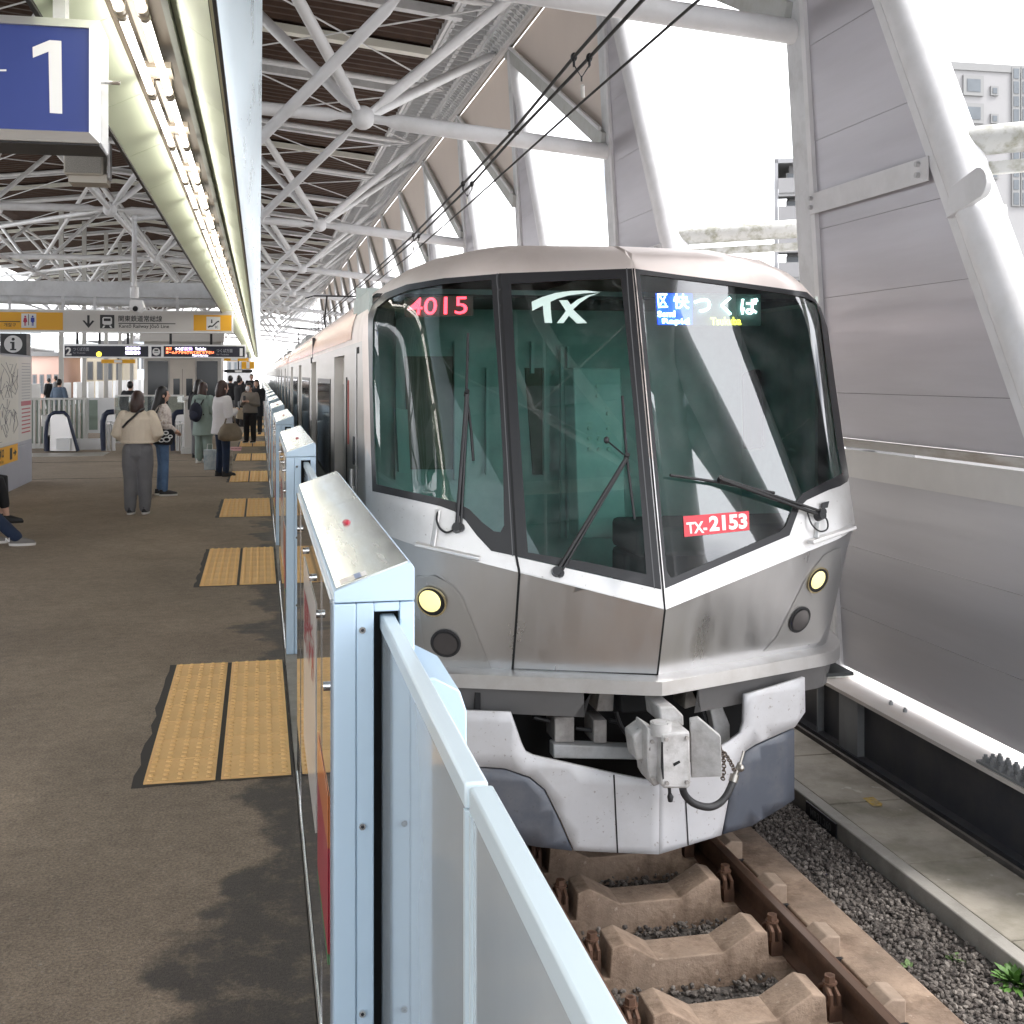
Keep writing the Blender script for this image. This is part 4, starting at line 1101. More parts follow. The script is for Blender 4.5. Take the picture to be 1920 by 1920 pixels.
mb.path(smoothp([at_Y(u, v, 6.42) for u, v in ((1155, 1335), (1165, 1362), (1185, 1385), (1200, 1378))]), .012, 8).path(smoothp([at_Y(u, v, 6.42) for u, v in ((1310, 1322), (1322, 1350), (1318, 1380), (1345, 1398))]), .011, 8)
mb.build('pocket_cable', BLACK, train, smooth=50)
HOSE = M('hose_rubber', (.03, .03, .032), .55, 0, .3, 12)
hz_ = MB().path(smoothp(hs), .0195, 12).build('hose', HOSE, train, smooth=60)
e = hs[-1]; mb = MB().tube(e, e + Vector((.015, .01, .035)), .024, n=12).tube(e + Vector((.015, .01, .03)), e + Vector((.05, .02, .09)), .014, n=8).ball(e + Vector((.045, .0, .07)), .02).tube(e + Vector((.05, .02, .085)), e + Vector((.075, .03, .15)), .007, n=6)
mb.build('hose_cock', M('cock_metal', (.4, .38, .35), .35, .9, .2, 20), hz_, smooth=50)
def chain(pts, name, par):
    mb = MB(); pts = smoothp(pts, 3); L_ = 0
    for i in range(len(pts) - 1):
        a, b = pts[i], pts[i + 1]; t = (b - a).normalized(); sd = t.orthogonal().normalized() if i % 2 else t.cross(t.orthogonal()).normalized()
        l = (b - a).length * .66; c = (a + b) / 2
        mb.path([c + t * l * math.cos(q) + sd * .011 * math.sin(q) for q in [2 * math.pi * k / 10 for k in range(10)]], .0036, 5, close=True)
    return mb.build(name, M('chain_steel', (.16, .13, .11), .4, .8), par, smooth=60)
chain([at_Y(u, v, YF + .1) for u, v in ((1342, 1388), (1350, 1402), (1355, 1415), (1357, 1428), (1357, 1445), (1355, 1462))], 'chain', hz_)
chain([at_Y(u, v, YF + .12) for u, v in ((1357, 1410), (1364, 1420), (1371, 1432), (1377, 1445))], 'chain', hz_)

# --- wipers
WIP = M('wiper_black', (.014, .014, .016), .4)
def wiper(piv, elbow, blade, sg, name='wiper'):
    a = [on(P, *q, sg, o) for q, o in ((piv, .03), (elbow, .055))]
    d = (a[1] - a[0]).normalized(); sd = d.cross(Vector((0, -1, 0))).normalized() * .022
    wp = MB().tube(a[0], a[1], .011, n=8).tube(a[0] + sd, a[1] + sd * .35, .008, n=8).build('wiper', WIP, train, smooth=50)
    MB().path([on(P, *q, sg, .03) for q in blade], .008, 8).tube(a[1] + Vector((0, .02, -.012)), a[1] + Vector((0, -.012, .012)), .014, n=8).build('wiper_blade', BLACK, wp, smooth=50)
    n = nrm(P, *inv(P, *piv, sg)); c = on(P, *piv, sg, 0)
    MB().tube(c, c + n * .05, .03, .024, n=14).tube(c + sd, c + sd + n * .045, .022, n=12).build('wiper_pivot', WIP, wp, smooth=50)
    return wp
wiper((857, 990), (876, 742), [(878, 628), (875, 742), (884, 812), (888, 866)], -1)
wiper((1044, 1072), (1174, 860), [(1166, 745), (1174, 858), (1189, 975)], -1)
wiper((1533, 968), (1340, 902), [(1251, 893), (1342, 906), (1446, 926)], 1)
mb = MB()   # microphone-like mirror arm in the door window
for a_, b_, r in (((1168, 857), (1137, 830), .005),): mb.tube(on(P, *a_, -1, .06), on(P, *b_, -1, .05), r, n=6)
mb.ball(on(P, 1136, 829, -1, .05), (.016, .012, .02)); mb.build('wiper_washer', WIP, train, smooth=50)
# washer hoses, step bars
mb = MB().path(smoothp([on(P, u, v, -1, o) for u, v, o in ((822, 958, .01), (820, 975, .03), (826, 992, .035), (838, 1000, .03), (850, 995, .02))]), .006, 6)
mb.path(smoothp([on(P, u, v, 1, o) for u, v, o in ((1512, 962, .01), (1516, 985, .03), (1530, 998, .035), (1545, 993, .03), (1546, 975, .02), (1534, 962, .01))]), .005, 6); mb.build('washer_hose', WIP, train, smooth=60)
mb = MB()
a_, b_ = on(P, 784, 1021, -1, .035), on(P, 901, 1049, -1, .035); mb.beam(a_, b_, .05, .022); mb.beam(on(P, 812, 1028, -1, .012), on(P, 822, 955, -1, .012), .03, .012)
mb.build('step_bar', BSTEEL, train, bevel=.006); mb = MB()
a_, b_ = on(P, 1512, 1019, 1, .035), on(P, 1590, 990, 1, .035); mb.beam(a_, b_, .05, .022); mb.beam(on(P, 1528, 1010, 1, .012), on(P, 1531, 980, 1, .012), .03, .012)
mb.build('step_bar', BSTEEL, train, bevel=.006)
MB().prism([on(P, u, v, 1, .02) for u, v in ((1538, 944), (1551, 941), (1548, 953), (1537, 955))], (0, .01, 0)).build('marker_plate', DARK, train)

# --- displays, number plate, emblem
RED = EM('led_red', (1, .03, .05), 2.6); LWH = EM('led_white', (.86, .95, 1), 2.2); LYE = EM('led_amber', (1, .68, .06), 1.8); LBL = EM('led_blue', (.0, .05, .95), .8)
DIS = M('display_black', (.02, .022, .022), .5); DISG = M('display_grey', (.06, .075, .07), .5)
dsp = patch(P, poly(P, [(753, 553), (887, 551), (887, 589), (753, 591)], -1), [], .06, -.03).build('number_display', DISG, train)
mb = MB(); write_px(mb, '4015', [(762, 555), (876, 553), (876, 586), (760, 588)], P, -1, -.026, bold=.004); mb.build('digits', RED, dsp)
dsp = patch(P, poly(P, [(1232, 546), (1432, 549), (1432, 608), (1236, 607)], 1), [], .06, -.03).build('destination_display', DISG, train)
patch(P, poly(P, [(1234, 547), (1302, 548), (1303, 606), (1238, 606)], 1), [], .05, -.026).build('blue_field', LBL, dsp)
mb = MB(); write_px(mb, '区', [(1236, 548), (1255, 548), (1256, 574), (1238, 575)], P, 1, -.022, bold=.012); write_px(mb, '快', [(1266, 548), (1296, 549), (1296, 577), (1267, 577)], P, 1, -.022, bold=.012)
write_px(mb, 'Semi', [(1236, 581), (1270, 579), (1270, 592), (1237, 592)], P, 1, -.022, bold=.03); write_px(mb, 'Rapid', [(1245, 595), (1296, 594), (1297, 609), (1246, 607)], P, 1, -.022, bold=.03)
write_px(mb, 'つ', [(1305, 557), (1336, 557), (1338, 584), (1306, 583)], P, 1, -.022, bold=.018); write_px(mb, 'く', [(1355, 554), (1376, 554), (1376, 589), (1356, 588)], P, 1, -.022, bold=.018); write_px(mb, 'ば', [(1393, 556), (1426, 557), (1425, 588), (1393, 587)], P, 1, -.022, bold=.018)
mb.build('white_characters', LWH, dsp)
mb = MB(); write_px(mb, 'Tsukuba', [(1336, 593), (1393, 592), (1394, 607), (1337, 607)], P, 1, -.022, bold=.02); mb.build('amber_characters', LYE, dsp)
pl = patch(P, poly(P, [(1281, 968), (1404, 958), (1405, 994), (1283, 1007)], 1), [], .06, .001).build('number_plate', M('plate_red', (.62, .05, .07), .5), train)
mb = MB(); WHT = M('lettering_white', (.8, .8, .8), .5)
write_px(mb, 'TX-', [(1286, 980), (1324, 977), (1326, 999), (1288, 1001)], P, 1, .0035, bold=.03); write_px(mb, '2153', [(1328, 968), (1400, 962), (1401, 991), (1330, 997)], P, 1, .0035, bold=.045); mb.build('plate_lettering', WHT, pl)
def zp(pts): return [(980 + x / 4.174, 520 + y / 4.174) for x, y in pts]
MINT = M('emblem_mint', (.70, .86, .80), .45)
mb = MB()
patch(P, poly(P, zp([(70, 192), (150, 155), (260, 122), (380, 106), (500, 104), (612, 117), (480, 126), (360, 142), (270, 168), (218, 192), (231, 357), (173, 357), (158, 222), (75, 263)]), -1), [], .04, .001, mb)
patch(P, poly(P, zp([(600, 122), (520, 152), (450, 200), (395, 252), (505, 358), (425, 361), (362, 300), (320, 358), (268, 358), (338, 264), (284, 180), (350, 178), (376, 214), (430, 174), (500, 143)]), -1), [], .04, .001, mb)
mb.build('emblem', MINT, train)

# --- cab interior seen through the panes
CABW = M('cab_wall', (.50, .56, .54), .6, 0, .05, 2); CABD = M('cab_dark', (.03, .034, .035), .7); CABG = M('cab_grey', (.48, .54, .52), .6, 0, .15, 4); TEAL = M('cab_box', (.46, .60, .56), .55)
SAL = M('saloon_brown', (.19, .15, .12), .7, 0, .3, 2)
YB = 8.35
cab = MB().box(XC - 1.42, YB, -.1, XC + 1.42, YB + .05, 2.3).build('bulkhead', CABG, train)
def vis(pts, y, dep, name, mt, par=cab, bev=0): return fq(pts, y, dep, MB()).build(name, mt, par, bevel=bev)
vis(((760, 668), (852, 668), (858, 880), (765, 880)), YB - .03, .028, 'rear_window', SAL)
vis(((985, 690), (1020, 690), (1028, 890), (1000, 890)), YB - .03, .028, 'rear_window', SAL)
for u0, u1, v0, v1 in ((852, 862, 640, 900), (912, 917, 690, 890), (1020, 1030, 690, 890), (1052, 1058, 650, 1010), (1064, 1069, 650, 1010), (742, 750, 560, 900), (996, 1002, 640, 700)):
    vis(((u0, v0), (u1, v0), (u1, v1), (u0, v1)), YB - .09, .05, 'pillar', CABW)
vis(((742, 766), (764, 768), (770, 888), (748, 886)), 7.6, .12, 'wall_box', TEAL)
vis(((1075, 690), (1165, 690), (1175, 1010), (1085, 1010)), 7.5, .25, 'switch_cabinet', CABG, bev=.01)
mb = MB(); rb = random.Random(5)
for u, v in ((1120, 724), (1120, 742), (1140, 775), (1105, 803), (1140, 803), (1105, 822), (1123, 822), (1141, 822), (1105, 842), (1123, 842), (1141, 842)):
    c = at_Y(u, v, 7.495); mb.tube(c, c + Vector((0, -.02, 0)), .013, n=10); mb.prism([at_Y(u + a, v + b, 7.498) for a, b in ((-5, -11), (5, -11), (5, -7), (-5, -7))], (0, -.004, 0))
mb.build('switch', M('switch_pale', (.5, .55, .5), .5), cab)
MB().box(XC + .1, 6.75, .62, XC + 1.38, 7.3, .80).box(XC + .1, 7.0, -.1, XC + 1.38, 7.3, .62).build('driver_desk', CABD, train, bevel=.03)
vis(((1500, 650), (1526, 650), (1526, 694), (1500, 696)), 7.7, .1, 'side_box', TEAL); vis(((1488, 700), (1519, 700), (1519, 772), (1488, 772)), 7.68, .1, 'side_box', TEAL)
vis(((1502, 776), (1524, 776), (1524, 832), (1502, 832)), 7.66, .1, 'side_box', TEAL); vis(((1519, 838), (1540, 838), (1540, 870), (1519, 870)), 7.6, .1, 'side_box', TEAL)
vis(((1466, 706), (1481, 706), (1481, 860), (1470, 860)), YB - .04, .03, 'bright_gap', M('rear_bright', (.7, .72, .68), .6))
vis(((1400, 700), (1430, 690), (1436, 840), (1402, 845)), 7.9, .12, 'seat_back', CABD, bev=.03)
MB().box(XC - 1.40, 7.1, 2.16, XC + 1.40, YB, 2.18).build('cab_ceiling', CABD, train)
MB().box(XC - 1.44, 7.15, -.1, XC - 1.42, YB, 2.2).box(XC + 1.42, 7.15, -.1, XC + 1.44, YB, 2.2).build('cab_side_wall', CABG, train)
MB().box(XC - 1.40, 6.6, -.1, XC + 1.40, YB, -.08).build('cab_floor', CABD, train)

# --- car bodies
def side_left(y0, zcurve, y1, doors, wins, par, x, mt=SSTEEL):
    """flat left side with recessed doors"""
    outer = zcurve + [(y1, 1.9), (y1, -.2)]
    hs = [[(a, -.1), (b, -.1), (b, 1.84), (a, 1.84)] for a, b in doors]
    vs, fs = flat_patch(outer, hs, .6); m = MB()
    m.add([(x, p[0], p[1]) for p in vs], [f if (Vector((0, *vs[f[1]])) - Vector((0, *vs[f[0]]))).cross(Vector((0, *vs[f[2]])) - Vector((0, *vs[f[0]]))).x < 0 else f[::-1] for f in fs])
    m.build('side_wall', mt, par, smooth=0)
    for a, b in doors:
        dd = MB().box(x + .07, a - .01, -.1, x + .10, b + .01, 1.85).box(x + .002, a - .012, 1.84, x + .07, b + .012, 1.852).box(x + .002, a - .014, -.1, x + .07, a - .001, 1.84).box(x + .002, b + .001, -.1, x + .07, b + .014, 1.84).build('door', mt, par)
        c = (a + b) / 2
        for s in (-1, 1): MB().box(x + .064, c + s * .32 - .23, .72, x + .069, c + s * .32 + .23, 1.62).build('door_window', SIDEG, dd)
        MB().box(x + .064, c - .012, -.1, x + .069, c + .012, 1.84).build('door_seal', BLK, dd)
    for a, b in wins:
        ww = MB().box(x - .006, a, .78, x - .001, b, 1.66).build('side_window', MASK, par); MB().box(x - .010, a + .04, .82, x - .007, b - .04, 1.62).build('glass', SIDEG, ww)
SIDEG = M('side_glass', (.05, .05, .05), .06, .35, spec=.9)
zl = [z for z in [.09 + i * (1.81) / 26 for i in range(27)]]
curL = [(P(-1, z).y, z) for z in zl]
side_left(0, [(P(-1, .09).y, -.2)] + curL, 26.35, [(8.75, 9.95), (13.2, 14.4), (17.9, 19.1), (22.6, 23.8)], [(10.45, 12.7), (14.9, 17.4), (19.6, 22.1), (24.3, 25.7)], train, XC - HWD)
curR = [(P(1, z).y, z) for z in zl]
m = MB(); m.add([(XC + HWD, y, z) for y, z in curR] + [(XC + HWD, 26.35, z) for y, z in curR] + [(XC + HWD, curR[0][0], -.2), (XC + HWD, 26.35, -.2)], [(i, i + 1, 27 + i + 1, 27 + i) for i in range(26)] + [(54, 0, 27, 55)]); m.build('side_wall', SSTEEL, train, smooth=0)
# cab side door with handle and grab rail
x = XC - HWD
cd = MB().box(x - .004, 7.62, -.1, x - .001, 7.72, 1.86).build('cab_door_pillar', BSTEEL, train)
MB().box(x - .003, 7.42, 1.83, x - .001, 7.60, 1.87).box(x - .003, 7.585, -.1, x - .001, 7.60, 1.83).box(x - .003, 8.45, .55, x - .001, 8.56, 1.68).build('cab_door_gap', BLK, train)
MB().tube((x - .03, 7.66, .1), (x - .03, 7.66, 1.1), .013, n=8).tube((x - .03, 7.56, .1), (x - .03, 7.56, 1.0), .013, n=8).build('grab_rail', BSTEEL, train, smooth=60)
MB().box(x - .012, 7.74, 1.12, x - .002, 7.83, 1.30).build('lock_plate', DARK, train, bevel=.003)
MB().box(x - .006, 8.3, 1.22, x - .002, 8.35, 1.66).build('red_mark', M('red_mark', (.55, .12, .1), .6), train)
# roof
zr = [1.9, 1.97, 2.05, 2.13, 2.2, 2.27, 2.33, 2.38, 2.42, 2.45, 2.475, 2.497]
def roof(F0, y1, par, name='roof'):
    m = MB(); n = len(zr); st = 6
    for sg in (-1, 1):
        b = []
        for k in range(st + 1):
            for z in zr:
                y0 = F0(sg, z); f = (k / st) ** 2; b.append((XC + sg * wz(z), y0 + (y1 - y0) * f, z))
        fc = [(k * n + i, k * n + i + 1, (k + 1) * n + i + 1, (k + 1) * n + i) for k in range(st) for i in range(n - 1)]
        m.add(b, fc if sg > 0 else [f[::-1] for f in fc])
    yy = F0(1, 2.497); q = wz(2.497); m.add([(XC - q, yy, 2.497), (XC + q, yy, 2.497), (XC + q, y1, 2.497), (XC - q, y1, 2.497)], [(0, 1, 2, 3)])
    return m.build(name, RSTEEL, par, smooth=40, weld=True)
roof(lambda s, z: P(s, z).y, 26.35, train)
BAND = M('salmon_reflection', (.78, .50, .38), .25, .75, .12, 1.2, stretch=(1, .4, 1))  # salmon tint paints a reflection along the upper side of the cars
def band(y0, y1, par):
    m = MB(); vs = []
    zz = [1.93 + .03 * i for i in range(10)]
    for y in (y0, y1): vs += [(XC - wz(z) - .004, y, z + .002) for z in zz]
    m.add(vs, [(i, 10 + i, 11 + i, i + 1) for i in range(9)]); m.build('side_reflection', BAND, par, smooth=60)
band(8.05, 26.2, train)
MB().box(XC - HWD - .006, 14.0, 1.88, XC - HWD + .03, 14.05, 2.12).box(XC - HWD - .012, 14.25, 1.83, XC - HWD, 14.4, 1.9).build('side_lamp', DARK, train)
# following cars
car = thing('train_car', 'silver train car coupled behind the lead car, second of the train', 'train car', (0, 26.75, 0), 0, 'cars behind the lead car')
side_left(0, [(0, -.2), (0, 1.9)], 19.7, [(2.0, 3.2), (6.7, 7.9), (11.4, 12.6), (16.1, 17.3)], [(.4, 1.6), (3.7, 6.2), (8.4, 10.9), (13.1, 15.6), (17.8, 19.2)], car, XC - HWD)
m = MB(); m.add([(XC + HWD, 0, -.2), (XC + HWD, 19.7, -.2), (XC + HWD, 19.7, 1.9), (XC + HWD, 0, 1.9)], [(0, 1, 2, 3)]); m.build('side_wall', SSTEEL, car)
roof(lambda s, z: 0, 19.7, car); band(.2, 19.5, car)
pts = [(XC - wz(z), z) for z in [-.2] + zr] + [(XC + wz(z), z) for z in ([-.2] + zr)[::-1]]
MB().prism([(x, .0, z) for x, z in pts], (0, .04, 0)).build('end_wall', SSTEEL, car); MB().box(XC - 1.2, -.42, -.3, XC + 1.2, 0, 2.25).build('gangway', BLK, car)
MB().box(XC - 1.3, .3, -.95, XC + 1.3, 19.4, -.21).build('underframe', BLK, car)
MB().box(XC - .9, 5, 2.45, XC + .9, 8.5, 2.72).box(XC - .9, 12, 2.45, XC + .9, 15, 2.7).build('roof_unit', M('unit_grey', (.4, .4, .4), .6), car, bevel=.05)
mb = MB()
for s in (-1, 1): mb.path([(XC + s * .55, 1.2, 2.5), (XC + s * .55, 2.4, 3.0), (XC + s * .55, 1.4, 3.5)], .022, 6)
mb.tube((XC - .85, 1.4, 3.52), (XC + .85, 1.4, 3.52), .022, n=6).path([(XC - .85, 1.4, 3.52), (XC - 1.05, 1.4, 3.46)], .015, 6); mb.build('pantograph', DARK, car, smooth=50)
for i in range(1, 5): dup(car, (0, 26.75 + 20.1 * i, 0), 'silver train car far down the platform, %s of the train' % ORD[i + 1])
# ================================================================ platform-edge doors
BLUE = M('pale_blue_paint', (.52, .67, .81), .35, 0, .03, 2, coat=.2)
BLUE2 = M('pale_blue_rail', (.66, .77, .83), .35, 0, .03, 2, coat=.2)
TOPS = M('satin_top', (.72, .73, .70), .22, 1.0, .06, 1.2, rvar=.10, stretch=(6, .6, 1))
MIRR = M('glossy_grey_panel', (.36, .38, .41), .05, .35, 0, coat=1.0, spec=1.0)
LEAFG = M('door_glass_panel', (.55, .62, .67), .16, .0, .10, .9, coat=.6, spec=.8)
POST = M('poster_white', (.74, .70, .66), .4, coat=.5); PRED = M('poster_red', (.5, .03, .06), .4, coat=.5); PORA = M('poster_orange', (.7, .2, .05), .4, coat=.5); PGRN = M('poster_green', (.05, .25, .08), .4, coat=.5)
CHR = M('chrome', (.75, .75, .75), .12, 1)
BX0, BX1, BL, GAP = .158, .335, 2.55, 2.2
def barrier(loc, lab):
    t = thing('platform_door', lab, 'platform door', loc, 0, 'pale blue platform edge doors')
    # hollow casing so that the leaf slides into a real slot
    MB().box(BX0, 0, .004, .206, .05, 1.198).box(.303, 0, .004, BX1, .05, 1.198).box(.207, .003, .004, .2455, .05, 1.198).box(.2455, .003, 1.178, .303, .05, 1.198).build('end_post', BLUE, t, bevel=.003)
    MB().box(BX0 + .003, .051, .004, BX0 + .02, BL - .051, 1.198).box(BX1 - .018, .051, .004, BX1 - .003, BL - .051, 1.198).build('casing', BLUE, t)
    MB().box(BX0, BL - .05, .004, .206, BL, 1.198).box(.303, BL - .05, .004, BX1, BL, 1.198).box(.207, BL - .05, .004, .2455, BL - .003, 1.198).box(.2455, BL - .05, 1.178, .303, BL - .003, 1.198).build('end_post', BLUE, t, bevel=.003)
    MB().box(.24, .05, .004, .31, .07, 1.19).build('slot_lining', BLK, t)
    # sloping cover
    pr = [(BX0, 1.201), (BX1, 1.201), (BX1, 1.272), (BX1 - .006, 1.282), (BX1 - .016, 1.284), (BX0 + .004, 1.228), (BX0, 1.224)]
    cv = MB().prism([(x, 0, z) for x, z in pr], (0, BL, 0)).build('cap', BLUE, t, bevel=.002)
    def tp(f, o=.0): return (BX0 + .006 + (BX1 - .02 - BX0) * f, 1.2295 + .0545 * f + o)
    a, b = tp(0), tp(1)
    pl = [(a[0], a[1]), (b[0], b[1]), (b[0], b[1] + .003), (a[0], a[1] + .003)]
    for y0, y1 in ((.012, 1.42), (1.424, BL - .012)): MB().prism([(x, y0, z) for x, z in pl], (0, y1 - y0, 0)).build('top_cover', TOPS, t, smooth=0)
    # red dot and sticker
    c = tp(.55, .004); MB().ball((c[0], .92, c[1]), (.013, .034, .009), 14, 6).build('red_reflector', PRED, t)
    def sq(f0, f1, y0, y1, mt, nm, o=.0035):
        p, q = tp(f0, o), tp(f1, o); MB().add([(p[0], y0, p[1]), (q[0], y0, q[1]), (q[0], y1, q[1]), (p[0], y1, p[1])], [(0, 1, 2, 3)]).build(nm, mt, t)
    sq(.03, .44, .022, .085, POST, 'sticker'); sq(.27, .36, .024, .083, M('sticker_blue', (.2, .27, .45), .4), 'sticker_patch', .0045)
    # screws on the end plate
    for z in (1.14, .71, .30): MB().tube((.22, .003, z), (.22, -.004, z), .0075, n=10).tube((.22, -.004, z), (.22, -.0045, z), .004, n=6, m=1).build('end_screw', [CHR, DARK], t)
    # platform-side glossy panel with trims, knobs and posters
    x = BX0 - .004
    MB().box(x, .06, .03, BX0 + .002, BL - .06, 1.19).build('side_panel', MIRR, t)
    MB().box(x - .003, .05, 0, BX0 + .002, BL - .05, .028).box(x - .002, .055, 1.191, BX0 + .002, BL - .055, 1.2).box(x - .002, .45, .03, x - .0005, .456, 1.19).box(x - .002, BL - .5, .03, x - .0005, BL - .49, 1.19).build('panel_trim', CHR, t)
    for y, z in ((.16, .98), (.5, 1.08), (.95, 1.1), (1.5, 1.1), (2.1, 1.1)): MB().tube((x, y, z), (x - .011, y, z), .011, n=12).build('knob', CHR, t, smooth=50)
    MB().box(x - .0025, .75, .42, x - .001, 1.65, 1.06).build('notice', POST, t); 
    m = MB(); write(m, '開閉注意', .19, (x - .0032, 1.2, .86), (0, -1, 0), (0, 0, 1), bold=.006); m.build('notice_lettering', PRED, t)
    MB().box(x - .0025, .12, .38, x - .001, .62, .62).build('notice', PRED, t); MB().box(x - .0025, .12, .62, x - .001, .62, .74).build('notice_band', PORA, t); MB().box(x - .0025, .12, .355, x - .001, .62, .379).build('notice_edge', PGRN, t)
    # leaves on either side (closed)
    for y0, y1, dx in ((-1.095, .045, 0), (BL - .045, BL + 1.095, .0035)):
        lf = MB().box(.266 + dx, y0 + .004, .03, .284 + dx, y1, 1.13).build('door_leaf', LEAFG, t)
        MB().box(.262 + dx, y0 + .003, 1.131, .294 + dx, y1, 1.166).build('top_rail', BLUE2, lf, bevel=.004)
        MB().box(.262 + dx, y0 + .0, .01, .291 + dx, y0 + .012 if y0 < 0 else y0 + .02, 1.13).box(.262 + dx, y0 + .02, .01, .291 + dx, y1, .03).build('leaf_edge', BLUE2, lf)
        MB().box(.262 + dx, y1 - .012, .01, .291 + dx, y1, 1.13).build('leaf_edge', BLUE2, lf) if y0 > 0 else None
    # track-side sensor box
    m = MB(); m.prism([(.345, -.13, .0), (.43, -.13, 0), (.43, -.13, .985), (.415, -.13, 1.03), (.36, -.13, 1.06), (.345, -.13, 1.06)], (0, .32, 0)); m.build('sensor_box', BLUE, t, bevel=.004)
    return t
PITCH = 4.75
b0 = barrier((0, 2.64, 0), 'pale blue platform edge door nearest the camera, with silver sloping top')
dup(b0, (0, 2.64 - PITCH, 0), 'pale blue platform edge door beside and behind the camera')
for k in range(1, 22): dup(b0, (0, 2.64 + PITCH * k, 0), 'pale blue platform edge door, %s beyond the nearest along the train' % ORD[k - 1])

# ================================================================ tactile paving pads
TAC = M('tactile_ochre', (.86, .55, .235), .7, 0, .12, 3, dirt=(.70, .43, .175), dscale=6, damt=.5, speck=((.3, .2, .1), 40, .68, .4))
GAPM = M('damp_seal', (.035, .032, .03), .7)
pad = thing('tactile_paving', 'ochre tactile paving pad beside the gap next to the nearest platform door', 'tactile paving', (-.475, 5.17, 0), 0, 'ochre tactile pads at the train doors')
def tile_mesh():
    m = MB().box(.003, .003, .002, .2925, .2905, .010)
    for i in range(5):
        for j in range(5):
            x, y = .029 + .0595 * i, .029 + .0595 * j; n = 8
            r = [[(x + q * math.cos(2 * math.pi * k / n), y + q * math.sin(2 * math.pi * k / n), z) for k in range(n)] for q, z in ((.0135, .0101), (.0115, .0145), (.0075, .0168))]
            m.rings(r, True)
    return m
tmm = tile_mesh().mesh('tile', TAC)
for c in range(2):
    for r in range(7):
        o = obj_from(tmm, 'tile', pad); o.location = (c * .313, r * .2965, 0)
m = MB(); r_ = random.Random(4); pts = []
for (xa, ya), (xb, yb) in (((-.03, -.025), (.618, -.018)), ((.618, -.018), (.618, 2.095)), ((.618, 2.095), (-.03, 2.10)), ((-.03, 2.10), (-.03, -.025))):
    for k in range(14): pts.append((xa + (xb - xa) * k / 14 + r_.uniform(-.018, .008), ya + (yb - ya) * k / 14 + r_.uniform(-.012, .008), .0012))
m.add(pts, [list(range(len(pts)))]); m.build('damp_border', GAPM, pad)
for k in range(1, 22): dup(pad, (-.475, 5.17 + PITCH * k, 0), 'ochre tactile paving pad, %s beyond the nearest along the platform' % ORD[k - 1])
m = MB(); a, b = at_Z(418, 846, .0), at_Z(452, 838, 0); MB().add([(a.x, a.y, .004), (b.x + .02, a.y, .004), (b.x + .02, b.y, .004), (a.x, b.y, .004)], [(0, 1, 2, 3)]).build('floor_sticker', M('pink_sticker', (.72, .36, .42), .6))
fs_ = bpy.data.objects['floor_sticker']; tag(fs_, 'pink sticker on the platform floor with red numbers by the tactile pad', 'floor sticker')
m = MB(); write(m, '1番', .34, ((a.x + b.x) / 2, (a.y + b.y) / 2, .0062), (1, 0, 0), (0, 1, 0), bold=.008); m.build('lettering', PRED, fs_)

# ================================================================ signs
def rect(u0, v0, u1, v1, Y, mb=None, m=0, dep=0):
    a, b = at_Y(u0, v1, Y), at_Y(u1, v0, Y); mb = mb or MB()
    if dep: return mb.box(a.x, Y, a.z, b.x, Y + dep, b.z, m)
    return mb.add([(a.x, Y, a.z), (b.x, Y, a.z), (b.x, Y, b.z), (a.x, Y, b.z)], [(0, 1, 2, 3)], m)
def label_px(mb, body, u0, v0, u1, v1, Y, bold=0.0, m=0):
    vs, fs = text_mesh(body, 1, 'LEFT', bold); xs = [p[0] for p in vs]; ys = [p[1] for p in vs]
    a, b = at_Y(u0, v1, Y), at_Y(u1, v0, Y); x0, x1, y0, y1 = min(xs), max(xs), min(ys), max(ys)
    mb.add([(a.x + (b.x - a.x) * (x - x0) / (x1 - x0), Y, a.z + (b.z - a.z) * (y - y0) / (y1 - y0)) for x, y in vs], fs, m)
def polyg(pts, Y, mb, m=0): return mb.add([at_Y(u, v, Y) for u, v in pts], [list(range(len(pts)))], m)
ALU = M('sign_aluminium', (.70, .70, .70), .32, .7, .04, 3, stretch=(1, 1, 8))
SBLUE = M('sign_blue', (.022, .042, .20), .4, 0, .06, 2, coat=.3); SW_ = M('sign_white', (.72, .72, .72), .45); SYEL = M('sign_yellow', (.80, .40, .015), .45); SGREY = M('sign_grey', (.62, .60, .57), .5); SBLK = M('sign_black', (.012, .013, .016), .4)
# platform number sign
Y0 = 4.18
ps = thing('platform_sign', 'blue hanging platform sign with a white 1 and aluminium frame', 'sign', (0, 0, 0))
a, b = at_Y(-420, 245, Y0), at_Y(187, 37, Y0)
MB().box(a.x, Y0 + .012, a.z, b.x, Y0 + .24, b.z).build('sign_box', ALU, ps, bevel=.006)
m = MB(); w_ = .032
o_ = [(a.x, a.z), (b.x, a.z), (b.x, b.z), (a.x, b.z)]; i_ = [(a.x + w_, a.z + w_), (b.x - w_, a.z + w_), (b.x - w_, b.z - w_), (a.x + w_, b.z - w_)]
for k in range(4):
    k2 = (k + 1) % 4; m.add([(o_[k][0], Y0 + .008, o_[k][1]), (o_[k2][0], Y0 + .008, o_[k2][1]), (i_[k2][0], Y0 - .012, i_[k2][1]), (i_[k][0], Y0 - .012, i_[k][1]), (i_[k][0], Y0 + .01, i_[k][1]), (i_[k2][0], Y0 + .01, i_[k2][1])], [(0, 1, 2, 3), (3, 2, 5, 4)])
m.build('sign_frame', ALU, ps, smooth=0)
MB().box(a.x + w_ - .004, Y0 + .0, a.z + w_ - .004, b.x - w_ + .004, Y0 + .011, b.z - w_ + .004).build('sign_face', SBLUE, ps)
